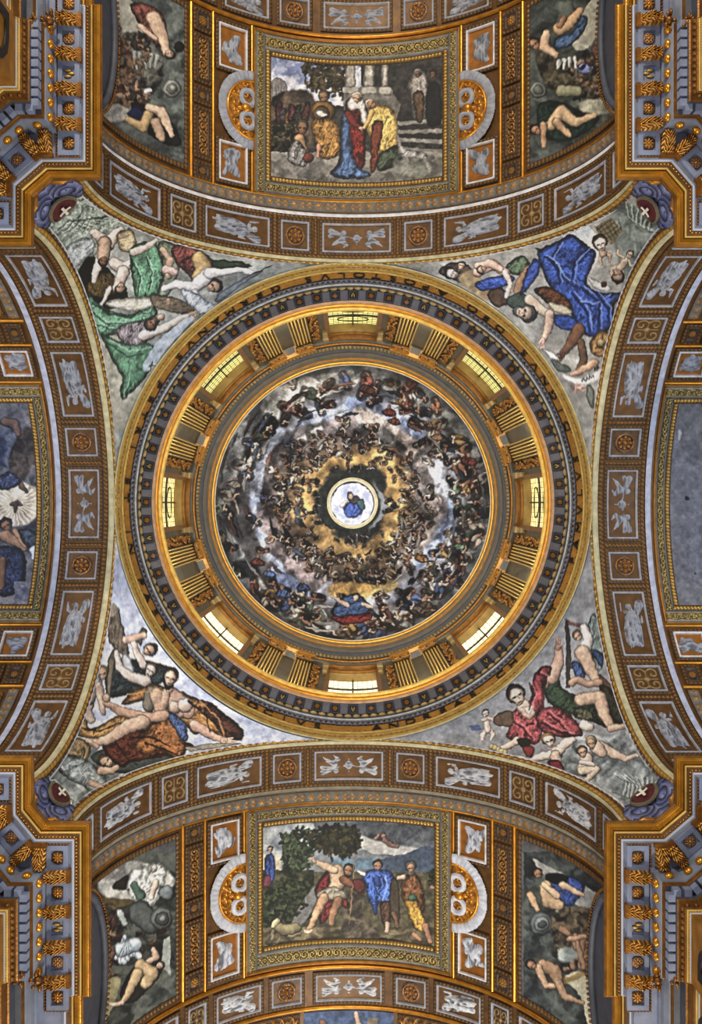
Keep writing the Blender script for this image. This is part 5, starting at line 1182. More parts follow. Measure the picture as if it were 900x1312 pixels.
            def fol(r, t, X, Y):
                h, c, _ = pt_acan(Y, X - .5, 2.0, 1.0, hi=GOLD, lo=gr); w = np.clip(np.cos(13 * t + 6 * r), 0, 1) * (r > .6); h = np.maximum(h, w * .07); return h, mixc(h * 18 - .3, gr * .8, GOLD), r < 1.02
            mk('gilt_foliage', fol)
            def cc(r, t, X, Y):
                q = np.abs(Y) - .42; rr_ = np.hypot(X - .22, q); m_ = np.abs(rr_ - .27) < .085; return (.06 + .09 * np.sqrt(np.clip(1 - ((rr_ - .27) / .085) ** 2, 0, 1)), np.broadcast_to(hiw, r.shape + (4,)), m_)
            mk('scroll', cc)
            def bb(r, t, X, Y): q = np.hypot(X - .3, Y); return (.05 + .16 * np.sqrt(np.clip(1 - (q / .2) ** 2, 0, 1)), np.broadcast_to(GOLD, r.shape + (4,)), q < .19)
            mk('gilt_boss', bb)
        # narrow column of small coffers
        r0, r1 = Lx['ros']; hr = HS + BR * cos(phi_of((r0 + r1) / 2))
        cells = [(11.55, 12.2, 1), (12.3, 14.15, 0), (14.25, 14.9, 1), (15.0, 16.75, 0), (16.85, 17.65, 1)] if nave else [(11.66, 12.3, 1), (12.4, 14, 0)]
        bs = tuple(float(q) for q in vaultP(arm, np.array(s * phi_of((r0 + r1) / 2)), np.array(cells[0][0]), np.array(0.0)))
        rc = empty('rosette_strip', bs, f'narrow strip of small gilt coffers, far {wh} side of the {near} painting', 'ornament', 'narrow strips of small coffers in the vaults')
        for (va, vb, sq) in cells:
            a0, a1 = (r0 + 1, r1 - 1) if s > 0 else (-r1 + 1, -r0 - 1)
            cp = vpatch('small_coffer', arm, a0, a1, va, vb, pt_panel(GRY * .75, BRN), rc, d0=-.05)
            k = .17 / BR; p0, p1 = phi_of(a0) + k, phi_of(a1) - k
            if sq: vpatch('rosette', arm, p0, p1, va + .17, vb - .17, ROS2, cp, d0=-.06, isphi=True, res=.024)
            else: vpatch('scroll_ornament', arm, p0, p1, va + .17, vb - .17, pt_scroll, cp, True, d0=-.06, isphi=True, res=.024)
        # spandrel beside the lunette
        if nave:
            a0 = Lx['sp'] + 6; p0, p1 = phi_of(a0), pi / 2 + .16; va, vb = v_of(384) + .42, 17.4
            bs = tuple(float(q) for q in vaultP(arm, np.array(s * p0), np.array(va), np.array(0.0)))
            dsc = {('top', -1): 'dark spandrel painting with a crouching nude in blue cloth, left of the upper vault', ('top', 1): 'dark spandrel painting with nudes on green and blue drapery, right of the upper vault',
                   ('bottom', 1): 'dark spandrel painting with a white scallop shell and pale figures, left of the lower vault', ('bottom', -1): 'dark spandrel painting with a nude in blue above a bending nude, lower vault'}[(arm, s)]
            sp = empty('spandrel_painting', bs, dsc, 'painting')
            nn, mm = int((p1 - p0) * BR / .034), int((vb - va) / .034); ph, vv = np.meshgrid(s * np.linspace(p0, p1, nn), np.linspace(va, vb, mm), indexing='ij')
            Pp = vaultP(arm, ph, vv, -.07 + 0 * ph); grid('painted_field', Pp, M['fresco'], sample(Pp), None, sp)
            SPB[(arm, s)] = (p0, p1, va, vb)
            e = 4.5
            vpatch('leaf_frame', arm, s * (a0 - e), s * a0, va - .2, vb + .2, lambda *q: pt_bead(*q, p=.17, hi=BGD, lo=DRK), sp, True, -.06)
            for w_ in (va - .2, vb): vpatch('leaf_frame', arm, s * p0, s * p1, w_, w_ + .2, lambda *q: pt_bead(*q, p=.17, hi=BGD, lo=DRK), sp, False, -.06, isphi=True)
            # lunette arch that rises above the cornice
            la = empty('lunette_arch', tuple(float(q) for q in armP(arm, np.array(s * 7.62), np.array(14.4), np.array(24.5))), f'dark moulded lunette arch behind the cornice, {wh} side of the {near}', 'arch', 'lunette arches behind the cornices')
            mb = MB(); pts = []
            for q in range(33):
                t = pi * q / 32; pts.append(armP(arm, np.array(s * 7.58), np.array(14.4 - 3.3 * cos(t)), np.array(24.5 + 3.3 * sin(t))))
            mb.tube(pts, .11, 8); mb.build('arch_moulding', M['dark'], la, True)
            mb = MB()
            for q in range(72):
                t = pi * (q + .5) / 72; c_ = armP(arm, np.array(s * 7.48), np.array(14.4 - 3.44 * cos(t)), np.array(24.5 + 3.44 * sin(t))); mb.ball(c_, .055, 6, 4)
            o = mb.build('bead_moulding', M['goldd'], la, True); o['kind'] = 'stuff'
            mb = MB(); V = [armP(arm, np.array(s * 7.66), np.array(14.4 - 3.3 * cos(pi * q / 32)), np.array(24.5 + 3.3 * sin(pi * q / 32))) for q in range(33)]
            mb.add(V, [tuple(range(33))]); mb.build('window_recess', M['dark'], la)
    # -- the next coffered band, at the edge of the frame
    if nave:
        cb = empty('coffered_band', base_of(arm, 620), f'second coffered band, beyond the {near} painting seen from the dome', 'arch')
        for (a0, a1, kind) in [(-46, 46, 'putti'), (56, 102, 'rosette'), (108, 172, 'figure'), (178, 208, 'square'), (214, 300, 'figure'), (305, 345, 'square')]:
            for s in ((1,) if a0 < 0 else (-1, 1)):
                coffer(cb, a0, a1, kind, v_of(602), v_of(644), s, hi=WHT if arm == 'bottom' else LGT, d0=-.06, ground=gr)  # whiter reliefs of the bottom arm carry painted window light
        sk = empty('ceiling_painting', base_of(arm, 680), f'blue painted field beyond the second coffered band of the {near}', 'painting')
        ph, vv = np.meshgrid(np.linspace(phi_of(-57), phi_of(57), 100), np.linspace(v_of(653), v_of(700), 50), indexing='ij'); Pp = vaultP(arm, ph, vv, -.07 + 0 * ph); grid('canvas', Pp, M['fresco'], sample(Pp), None, sk)
        for s in (-1, 1):
            for (a0, a1) in ((62, 130), (138, 208), (216, 320)): vpatch('scroll_ornament', arm, s * a0, s * a1, v_of(653), v_of(690), pt_acan, cb, False, -.08, hi=GOLD * .8, lo=BRN)
    else:
        for s in (-1, 1):
            vpatch('flower_band', arm, s * 236, s * 352, v_of(388), v_of(400), pt_flor, ce, False, -.07)
            vpatch('scroll_ornament', arm, s * 240, s * 345, v_of(404), v_of(416), lambda *q: pt_scroll(*q, p=.5), ce, False, -.07)
print('arms', TRI[0])
# ------------------------------------------------------------------ pendentives
def pend(armA, sA, armB, sB):
    """surface between two arches; s runs 0..1 upwards, t 0..1 from arch A to arch B"""
    def f(s, t, d=0.0):
        z0 = 24.1; L0 = HS - z0; L1 = BR * pi / 2; x = s * (L0 + L1)
        z = np.where(x < L0, z0 + x, HS + BR * np.sin(np.clip((x - L0) / BR, 0, pi / 2))); xa = np.where(x < L0, BR, BR * np.cos(np.clip((x - L0) / BR, 0, pi / 2)))
        A = armP(armA, sA * xa, CR + 0 * xa, z); B = armP(armB, sB * xa, CR + 0 * xa, z)
        cx_, cy_ = (A[..., 0], B[..., 1]); rx = B[..., 0] - A[..., 0]; ry = A[..., 1] - B[..., 1]; w = t * pi / 2
        # leave d metres towards the axis
        X = cx_ + rx * np.sin(w) - np.sign(rx) * d * np.sin(w); Y = cy_ + ry * np.cos(w) - np.sign(ry) * d * np.cos(w)
        return np.stack([X, Y, z - .3 * d], -1)
    return f
PEND = [('top', -1, 'left', 1, 'corner fresco of a green-robed saint with angels and a long beam, upper left', 'upper left'),
        ('top', 1, 'right', -1, 'corner fresco of a blue-robed saint with children and a lion, upper right', 'upper right'),
        ('bottom', 1, 'left', -1, 'corner fresco of an ochre-cloaked saint beside a tall cross, lower left', 'lower left'),
        ('bottom', -1, 'right', 1, 'corner fresco of a rose-robed saint with a raised arm, lower right', 'lower right')]
S_, T_ = np.meshgrid(np.linspace(0, 1, 300), np.linspace(0, 1, 250), indexing='ij')
for (aA, sA, aB, sB, lab, cor) in PEND:
    f = pend(aA, sA, aB, sB); P = f(S_, T_); b = tuple(P[0, 125])
    o = empty('pendentive_fresco', b, lab, 'fresco')
    C = sample(P); grid('painted_plaster', P, M['fresco'], C, None, o)
    # crest low in the corner: lilac cartouche, red oval, white cross
    cr_ = empty('crest', tuple(f(np.array(.09), np.array(.5))), f'small dark red oval crest with white cross at the {cor} corner', 'crest', 'crests at the foot of the corner frescoes')
    def place(nm, s0, s1, t0, t1, fn, n=60, m=60):
        S, T = np.meshgrid(np.linspace(s0, s1, n), np.linspace(t0, t1, m), indexing='ij'); y = (S - (s0 + s1) / 2) / ((s1 - s0) / 2); x = (T - .5) / ((t1 - t0) / 2)
        H, C, K = fn(x, y); return grid(nm, f(S, T, H), M['orn'], C, K, cr_)
    def scr(x, y):
        r = np.hypot(x * .95, y * .9); th = np.arctan2(y, np.abs(x)); e = 1 + .1 * np.cos(7 * th); w = np.clip(np.abs(np.sin(11 * np.hypot(np.abs(x) - .5, y + .1) - 1.0 * th)) * 2.2 - .9, 0, 1); w = 1 - w
        return .06 + .12 * w + .05 * (r < .8), mixc(w * 1.5 - .5, G((142, 146, 186)), G((40, 42, 60))), r < e * .95
    place('scroll_ground', .055, .165, .02, .98, scr)
    def wing(x, y):
        q = np.abs(x); h = np.clip(1 - np.hypot((q - .62) / .36, (y + .1 - q * .3) / .45), 0, 1) ** .5; return .12 + .2 * h * (.7 + .3 * np.cos(y * 30)), mixc(h, BRN, GOLD), h > .1
    place('gilt_wing', .02, .09, .05, .95, lambda x, y: (lambda r: (r[0], r[1], r[2] & (x < 0)))(wing(x, y)), 40, 60); place('gilt_wing', .02, .09, .05, .95, lambda x, y: (lambda r: (r[0], r[1], r[2] & (x > 0)))(wing(x, y)), 40, 60)
    place('red_oval', .118, .178, .24, .76, lambda x, y: (.26 + .1 * np.sqrt(np.clip(1 - np.hypot(x, y) ** 2, 0, 1)), np.broadcast_to(G((84, 24, 30)), x.shape + (4,)), np.hypot(x, y) < 1))
    place('oval_rim', .115, .181, .21, .79, lambda x, y: (.24 + .1 * np.exp(-((np.hypot(x, y) - .92) / .05) ** 2), np.broadcast_to(G((120, 110, 84), .2), x.shape + (4,)), np.abs(np.hypot(x, y) - .92) < .07))
    place('cross', .122, .174, .3, .7, lambda x, y: (.44 + 0 * x, np.broadcast_to(G((246, 236, 220)), x.shape + (4,)), (np.minimum(np.abs(x), np.abs(y)) < .14) & (np.maximum(np.abs(x), np.abs(y)) < .68)))
print('pend', TRI[0])

# ------------------------------------------------------------------ drum and dome: everything turned about the vertical axis
def polar(th, R, h): return np.stack([R * np.sin(th), -R * np.cos(th), h + 0 * R], -1)      # th = 0 at the top of the picture, clockwise
def band(name, p0, p1, pat, parent, n=720, m=None, k=1.0, t0=0, t1=2 * pi, mat='orn', **kw):
    """ring band between profile points p=(R,h), relief pushed out towards the axis and down"""
    L = math.hypot(p1[0] - p0[0], p1[1] - p0[1]); m = m or max(4, int(L / .06)); nx, ny = -(p1[1] - p0[1]) / L, (p1[0] - p0[0]) / L
    if nx > 0.01 or (abs(nx) <= .01 and ny > 0): nx, ny = -nx, -ny
    Rm = (p0[0] + p1[0]) / 2; T, S = np.meshgrid(np.linspace(t0, t1, n), np.linspace(0, 1, m), indexing='ij')
    H, C, K = pat(T * Rm, (S - .5) * L, (t1 - t0) * Rm, L, **kw)
    R = p0[0] + (p1[0] - p0[0]) * S + nx * H * k; h = p0[1] + (p1[1] - p0[1]) * S + ny * H * k
    return grid(name, polar(T, R, h), M[mat], C, K, parent)
def lathe(name, prof, mat, parent, n=180):
    T, I = np.meshgrid(np.linspace(0, 2 * pi, n), np.arange(len(prof)), indexing='ij'); R = np.array([p[0] for p in prof])[I]; h = np.array([p[1] for p in prof])[I]
    return grid(name, polar(T, R, h), M[mat], None, None, parent, smooth=False)
YG = G((176, 148, 74), .5); GD = G((92, 90, 94)); OF_ = G((168, 116, 40), .4)
de = empty('ring_entablature', (0, 0, 34.2), 'great round entablature under the drum with gilt lettered frieze and coffered cornice', 'entablature')
lathe('backing', [(9.3, 34.28), (9.18, 34.2), (9.15, 34.7), (9.16, 35.2), (9.26, 35.4), (9.26, 36.72), (9.14, 36.93), (9.0, 37.05), (8.9, 37.28), (8.42, 37.28), (8.36, 37.45), (8.26, 37.68), (8.16, 37.95), (8.6, 38.05)], 'dark', de)
band('white_fillet', (9.17, 34.16), (9.165, 34.26), pt_torus(CRM, .03), de, m=4)
band('gilt_fascia', (9.165, 34.26), (9.15, 34.60), pt_torus(YG, .05), de, m=6)
band('bead_moulding', (9.14, 34.60), (9.13, 34.72), lambda *q: pt_bead(*q, p=.2, hi=GOLD, lo=BRN), de, n=1400, m=4)
band('gilt_fascia', (9.12, 34.72), (9.11, 35.02), pt_torus(YG * .8 + BRN * .2, .05), de, m=6)
band('gilt_fascia', (9.10, 35.02), (9.09, 35.2), pt_torus(PALE * .7, .05), de, m=5)
band('leaf_moulding', (9.10, 35.22), (9.20, 35.42), lambda *q: pt_leaf(*q, p=.22, hi=G((120, 112, 104)), lo=DRK), de, n=1400, m=6)
fz = band('frieze', (9.22, 35.42), (9.22, 36.7), pt_flat(OF_, .0), de, m=6)
band('leaf_moulding', (9.2, 36.71), (9.13, 36.83), lambda *q: pt_leaf(*q, p=.22, hi=G((126, 122, 128)), lo=G((46, 44, 48))), de, n=1400, m=6)
band('leaf_moulding', (9.12, 36.83), (9.06, 36.93), lambda *q: pt_leaf(*q, p=.16, hi=G((110, 108, 116)), lo=G((56, 54, 58))), de, n=1400, m=5)
band('pale_fillet', (9.05, 36.93), (9.0, 37.05), pt_torus(G((170, 172, 170)), .03), de, m=4)
band('bead_moulding', (8.97, 37.07), (8.88, 37.26), lambda *q: pt_bead(*q, p=.36, hi=G((168, 140, 84), .5), lo=DRK, k=.08), de, n=1400, m=6)
band('gilt_lip', (8.42, 37.27), (8.33, 37.5), pt_torus(GOLD * .55 + G((150, 160, 160)) * .35, .05), de, m=6)
band('gilt_lip', (8.33, 37.5), (8.25, 37.7), pt_torus(GOLD, .06), de, m=6)
band('gilt_lip', (8.24, 37.7), (8.14, 37.95), pt_torus(PALE, .07), de, m=8)
# soffit: 72 coffers and 72 blocks between them, each one its own piece
def boxat(th, R, h, me, name, parent, zrot=0.0, tilt=0.0):
    m4 = Matrix.Translation((R * sin(th), -R * cos(th), h)) @ Matrix.Rotation(th, 4, 'Z') @ Matrix.Rotation(tilt, 4, 'X')
    return inst(name, me, m4, parent)
def relief_mesh(name, pat, LX, LY, n, mat='orn', down=True, masked=True):
    x, y = np.meshgrid(np.linspace(-LX / 2, LX / 2, n), np.linspace(-LY / 2, LY / 2, n), indexing='ij'); H, C, K = pat(x, y, LX, LY); P = np.stack([x, y, -H if down else H], -1)
    ob = grid('tmp', P, M[mat], C, K if masked else None, None); me = ob.data; me.name = name; bpy.data.objects.remove(ob); return me
TRID = pt_ring([(3, -.3, .95, .9), (0, .0, .2, .5)], PALE, DRK)
def pt_acorn(x, y, LX, LY):
    h = np.zeros_like(x)
    for dx, dy in ((-.22, .1), (0.0, -.18), (.22, .1)):
        h = np.maximum(h, np.sqrt(np.clip(1 - ((x / LX - dx) / .1) ** 2 - ((y / LY - dy) / .26) ** 2, 0, 1)))
    return h * .12 * LX, mixc(h, DRK, PALE), h > .08
mb = MB(); mb.box(-.16, .16, -.2, .2, -.07, .02); mb.box(-.12, .12, -.16, .16, -.1, -.07); block_me = mb.mesh('block', M['blockg'])
mb = MB()
for (x0, x1, y0, y1) in ((-.19, -.14, -.19, .19), (.14, .19, -.19, .19), (-.14, .14, -.19, -.14), (-.14, .14, .14, .19)): mb.box(x0, x1, y0, y1, -.06, .02)
coff_me = mb.mesh('coffer', M['dark'])
ros_me = [relief_mesh('rosette', p, .26, .26, 12) for p in (pt_acorn, ROS2, STAR, ROS)]
for i in range(72):
    th = radians(5 * i); boxat(th + radians(2.5), 8.65, 37.27, block_me, 'block', de)
    c = boxat(th, 8.65, 37.27, coff_me, 'coffer', de)
    r_ = bpy.data.objects.new('rosette', ros_me[i % 4]); link(r_, c); r_.location = (0, 0, -.01)
# lettering
TXT = 'ANDREAS CHRISTI FAMVLVS DIGNVS DEO APOSTOLVS GERMANVS PETRI ET IN PASSIONE SOCIVS '
glyph = {}
def glyph_me(ch, size, ext, mat):
    key = (ch, size)
    if key not in glyph:
        cu = bpy.data.curves.new('letter', 'FONT'); cu.body = ch; cu.size = size; cu.align_x = 'CENTER'; cu.align_y = 'CENTER'; cu.extrude = ext; cu.resolution_u = 3
        ob = bpy.data.objects.new('letter', cu); COL.objects.link(ob); bpy.context.view_layer.update()
        me = bpy.data.meshes.new_from_object(ob.evaluated_get(bpy.context.evaluated_depsgraph_get())); bpy.data.objects.remove(ob); me.materials.clear(); me.materials.append(mat); glyph[key] = me
    return glyph[key]
for i, ch in enumerate(TXT):
    if ch == ' ': continue
    th = pi - radians(6) - 2 * pi * i / (len(TXT) + 1.5)                   # starts just right of the lowest point and runs on anticlockwise
    R = 9.17; c_ = Vector((R * sin(th), -R * cos(th), 36.06)); inward = Vector((-sin(th), cos(th), 0)); up = Vector((0, 0, 1)); right = up.cross(inward)
    m4 = Matrix(((right.x, up.x, inward.x, c_.x), (right.y, up.y, inward.y, c_.y), (right.z, up.z, inward.z, c_.z), (0, 0, 0, 1))) @ Matrix.Diagonal((.5, 1, 1, 1))
    o = inst('letter', glyph_me(ch, 1.3, .02, M['black']), m4, de)

# drum wall with eight windows
dw = empty('wall_drum', (0, 0, 38), kind='structure')
WH, WR, HW = 44.4, 8.5, radians(7.6)
def wallseg(t0, t1, h0, h1, R=WR, nm='wall_panel', mat='drumd', par=dw):
    n = max(2, int((t1 - t0) / radians(2)) + 1); T, H = np.meshgrid(np.linspace(t0, t1, n), np.linspace(h0, h1, 2), indexing='ij'); return grid(nm, polar(T, R + 0 * T, H), M[mat], None, None, par)
seg_prof = {}
def curved_box(nm, t0, t1, R0, R1, h0, h1, mat, par, n=None):
    """solid block of the ring between radii R0 < R1"""
    n = n or max(2, int(abs(t1 - t0) / radians(2)) + 1); mb = MB(); V = []; F = []
    for t in np.linspace(t0, t1, n):
        for (R, h) in ((R0, h0), (R0, h1), (R1, h1), (R1, h0)): V.append((R * sin(t), -R * cos(t), h))
    for i in range(n - 1):
        for k in range(4): F.append((4 * i + k, 4 * i + (k + 1) % 4, 4 * i + 4 + (k + 1) % 4, 4 * i + 4 + k))
    F += [(0, 1, 2, 3), tuple(4 * (n - 1) + k for k in (3, 2, 1, 0))]
    mb.add(V, F); return mb.build(nm, M[mat], par)
COMP = ['top', 'upper right', 'right', 'lower right', 'bottom', 'lower left', 'left', 'upper left']
PM = [pane_mat('window_glass_pale', (240, 228, 140), 1.3), pane_mat('window_glass_mid', (252, 230, 150), 1.7), pane_mat('window_glass_bright', (255, 240, 190), 2.8), pane_mat('lantern_glass', (225, 232, 255), 2.4)]
wg = [0, 0, 1, 2, 2, 2, 1, 0]
for k in range(8):
    c = radians(45 * k); win = empty(f'window_{k + 1}', (WR * sin(c), -WR * cos(c), 40.5), kind='structure')
    wallseg(c + HW, c + radians(45) - HW, 37.9, 47.5); wallseg(c - HW, c + HW, WH, 47.5)
    # reveals
    curved_box('window_reveal', c - HW, c + HW, WR, 9.05, WH, WH + .15, 'drumg', win)
    for s in (-1, 1): curved_box('window_reveal', c + s * HW, c + s * (HW + radians(1)), WR, 9.05, 38, WH, 'drumg', win)
    # architrave round the opening
    for s in (-1, 1): curved_box('window_frame', c + s * HW, c + s * (HW + radians(1.5)), WR - .1, WR + .02, 38, WH + .3, 'goldd', win)
    curved_box('window_frame', c - HW, c + HW, WR - .1, WR + .02, WH, WH + .3, 'goldd', win)
    # panes and leading
    nx, nz = 2, 3
    for i in range(nx):
        for j in range(nz):
            t0 = c - HW + 2 * HW * i / nx; t1 = t0 + 2 * HW / nx; h0 = 38 + (WH - 38) * j / nz; h1 = h0 + (WH - 38) / nz
            T, H = np.meshgrid(np.linspace(t0 + .002, t1 - .002, 3), np.linspace(h0 + .03, h1 - .03, 2), indexing='ij'); grid('pane', polar(T, 8.93 + 0 * T, H), PM[wg[k]], None, None, win)
    curved_box('mullion', c - .004, c + .004, 8.84, 8.92, 38, WH, 'lead', win)
    for j in range(1, nz): hh = 38 + (WH - 38) * j / nz; curved_box('mullion', c - HW, c + HW, 8.84, 8.92, hh - .04, hh + .04, 'lead', win)
    mb = MB()
    for i in range(1, 10):
        if i == 5: continue
        t = c - HW + 2 * HW * i / 10; mb.tube([(8.9 * sin(t), -8.9 * cos(t), 38), (8.9 * sin(t), -8.9 * cos(t), WH)], .014, 4)
    for j in range(1, 15):
        hh = 38 + (WH - 38) * j / 15; mb.tube([(8.9 * sin(t), -8.9 * cos(t), hh) for t in np.linspace(c - HW, c + HW, 4)], .014, 4)
    if k in (0, 2, 6):
        for j in range(3):
            hh = 38.9 + 2.1 * j; mb.tube([(8.88 * sin(c + .085 * cos(a)), -8.88 * cos(c + .085 * cos(a)), hh + .55 * sin(a)) for a in np.linspace(0, 2 * pi, 15)], .03, 4)
    mb.build('leading', M['lead'], win)
    # carved head above the window: scroll pediment
    hd = empty('window_pediment', (8.4 * sin(c), -8.4 * cos(c), 44.75), f'scrolled gilt pediment over the {COMP[k]} drum window', 'pediment', 'pediments over the drum windows')
    curved_box('cornice', c - radians(9.6), c + radians(9.6), 8.22, 8.5, 44.8, 45.0, 'goldd', hd)
    curved_box('fascia', c - radians(8.8), c + radians(8.8), 8.36, 8.5, 45.0, 45.35, 'grey', hd)
    for s in (-1, 1):
        t0 = c + s * radians(9.4); curved_box('bracket', t0 - radians(1), t0 + radians(1), 8.16, 8.5, 44.2, 44.8, 'drumg', hd); curved_box('bracket', t0 - radians(.8), t0 + radians(.8), 8.25, 8.5, 43.3, 44.2, 'drumg', hd)
    # two fluted pilasters between this window and the next, with a garland at each outer side
    for s in (-1, 1):
        pc = c + radians(22.5) + s * radians(5.1)
        wn = f'{COMP[k]} and {COMP[(k + 1) % 8]}'
        pl = empty('pilaster', (8.3 * sin(pc), -8.3 * cos(pc), 38), f'gilt fluted pilaster between the {wn} drum windows, nearer the {COMP[k] if s < 0 else COMP[(k + 1) % 8]}', 'pilaster', 'fluted pilasters of the drum')
        hw = radians(2.7)
        def flute(x, y, LX, LY): q = (x / LX + .5) * 5 % 1; h = np.clip(1 - (np.abs(q - .5) / .34) ** 2, 0, 1) ** .5; return -.09 * h + .09, mixc(h * 1.4, G((214, 176, 92), .5), G((78, 56, 24), .2)), None
        T, H_ = np.meshgrid(np.linspace(pc - hw, pc + hw, 50), np.linspace(38, 44.5, 3), indexing='ij'); Hh, C, _ = flute((T - pc) * 8.3, H_, 2 * hw * 8.3, 1)
        grid('fluted_shaft', polar(T, 8.36 - Hh, H_), M['orn'], C, None, pl)
        for e in (-1, 1): wallside = curved_box('shaft_edge', pc + e * hw, pc + e * (hw + .004), 8.27, 8.5, 38, 44.5, 'drumg', pl)
        # capital
        hwc = hw * 1.15
        T, H_ = np.meshgrid(np.linspace(pc - hwc, pc + hwc, 36), np.linspace(44.5, 45.3, 20), indexing='ij'); x_ = (T - pc) * 8.3; LW_ = 2 * hwc * 8.3
        H1, C, _ = pt_scroll(x_, H_ - 44.9, LW_, .8, p=LW_ / 2, k=.12); grid('capital', polar(T, 8.2 - H1 - .12 * (H_ - 44.5), H_), M['orn'], C, None, pl)
        curved_box('abacus', pc - hwc * 1.1, pc + hwc * 1.1, 8.08, 8.5, 45.3, 45.4, 'goldd', pl)
        gc = c + radians(22.5) + s * radians(10.0); gh = radians(1.15)
        gl = empty('garland', (8.4 * sin(gc), -8.4 * cos(gc), 38), f'gilt fruit garland on the {"clockwise" if s < 0 else "anticlockwise"} side of the {COMP[k] if s < 0 else COMP[(k + 1) % 8]} drum window', 'garland', 'garlands of the drum')
        mb = MB(); rg = np.random.RandomState(5)
        for q in range(46):
            t = gc + rg.uniform(-gh, gh); hh = 38.4 + 6.2 * (q + rg.rand()) / 46; mb.ball((8.36 * sin(t), -8.36 * cos(t), hh), (.1, .1, .12), 6, 4)
        mb.build('fruit_cluster', M['goldd'], gl, True); gl.children[0]['kind'] = 'stuff'
        curved_box('garland_board', gc - gh * 1.3, gc + gh * 1.3, 8.42, 8.5, 38, 45, 'drumd', gl)
# upper entablature of the drum
ue = empty('drum_cornice', (0, 0, 45.4), 'gilt cornice rings between the drum windows and the dome painting', 'cornice')
prof = [(8.5, 45.35), (8.2, 45.42), (8.18, 45.75), (8.22, 45.8), (8.22, 46.25), (8.1, 46.4), (8.0, 46.45), (7.85, 46.75), (7.62, 46.9), (7.6, 47.1), (7.5, 47.35), (7.42, 47.75), (7.9, 47.85), (8.0, 48.6)]
lathe('backing', prof, 'drumd', ue)
band('bead_moulding', (8.19, 45.43), (8.17, 45.6), lambda *q: pt_bead(*q, p=.2), ue, n=1000, m=4)
band('gilt_fascia', (8.17, 45.6), (8.17, 45.78), pt_torus(G((210, 130, 36), .7), .05), ue, m=5)
band('gilt_fascia', (8.2, 45.82), (8.2, 46.22), pt_flat(G((84, 64, 36), .3), .02), ue, m=5)
band('leaf_moulding', (8.16, 46.26), (8.02, 46.44), lambda *q: pt_leaf(*q, p=.2, hi=G((140, 112, 60), .4)), ue, n=1000, m=5)
band('grey_fascia', (7.97, 46.48), (7.86, 46.74), pt_torus(G((52, 50, 50)), .05), ue, m=5)
band('grey_fascia', (7.83, 46.76), (7.64, 46.9), pt_torus(G((66, 54, 38), .2), .04), ue, m=5)
band('gilt_lip', (7.6, 46.93), (7.58, 47.12), pt_torus(GOLD * .8, .05), ue, m=5)
band('gilt_lip', (7.57, 47.14), (7.5, 47.36), pt_torus(G((100, 86, 62), .3), .05), ue, m=5)
band('gilt_lip', (7.48, 47.38), (7.4, 47.6), pt_torus(GOLD, .06), ue, m=6)
band('pale_lip', (7.4, 47.6), (7.37, 47.76), pt_torus(G((190, 182, 150), .2), .04), ue, m=5)
# breaks of the entablature over the pilaster pairs, garland frieze pieces
for k in range(8):
    c = radians(45 * k + 22.5)
    br = curved_box('entablature_break', c - radians(9), c + radians(9), 8.02, 8.22, 45.44, 45.8, 'gold' if 0 else 'och', ue)
    T, H_ = np.meshgrid(np.linspace(c - radians(8.5), c + radians(8.5), 110), np.linspace(45.82, 46.24, 10), indexing='ij'); H1, C, _ = pt_scroll((T - c) * 8.1, H_ - 46.03, 2.4, .42, p=.4, k=.08); grid('scroll_frieze', polar(T, 8.1 - H1, H_), M['orn'], C, None, ue)

# the painted dome
df = empty('dome_fresco', (0, 0, 48), 'vast round dome painting of heaven, rings of cloud and crowded figures round a golden glow', 'fresco')
T, E = np.meshgrid(np.linspace(0, 2 * pi, 901), np.linspace(0, 1, 175), indexing='ij'); E = E ** .85 * math.acos(1.6 / 7.9)
P = polar(T, 7.9 * np.cos(E), 48 + 10.2 * np.sin(E)); grid('painted_plaster', P, M['fresco'], sample(P), None, df)
# lantern
ln = empty('lantern', (0, 0, 58), 'bright round lantern at the dome centre with a small painted sky', 'lantern')
band('lantern_ring', (1.66, 57.85), (1.55, 57.95), pt_torus(G((236, 220, 170), .3), .05), ln, n=120, m=6)
lathe('lantern_wall', [(1.58, 57.95), (1.58, 58.3), (1.72, 58.35), (1.72, 63.2), (1.6, 63.4), (1.58, 64)], 'cream', ln, 64)
T, R_ = np.meshgrid(np.linspace(0, 2 * pi, 90), np.linspace(.01, 1.6, 26), indexing='ij'); P = polar(T, R_, 64 + .5 * np.cos(R_ / 1.6 * pi / 2)); grid('painted_vault', P, M['fresco'], sample(P), None, ln)
for k in range(8):
    c = radians(45 * k + 22.5); T, H_ = np.meshgrid(np.linspace(c - .2, c + .2, 4), np.linspace(59, 62.8, 3), indexing='ij'); grid('lantern_window', polar(T, 1.69 + 0 * T, H_), PM[3], None, None, ln)
print('drum', TRI[0])
# ------------------------------------------------------------------ the great cornice round the four piers
def offset_path(P, d, side):
    """mitred offset of an open polyline, side = +1/-1 picks the solid's side"""
    n = len(P); out = []
    nrm = []
    for i in range(n - 1):
        t = (P[i + 1] - P[i]); t = t / np.linalg.norm(t); nrm.append(np.array([-t[1], t[0]]) * side)
    for i in range(n):
        if i == 0: out.append(P[0] + nrm[0] * d)
        elif i == n - 1: out.append(P[-1] + nrm[-1] * d)
        else:
            a, b = nrm[i - 1], nrm[i]; m = a + b; m = m / np.linalg.norm(m); out.append(P[i] + m * d / max(.3, m.dot(a)))
    return np.array(out)
CORN = [('upper left', -1, -1), ('upper right', 1, -1), ('lower left', -1, 1), ('lower right', 1, 1)]
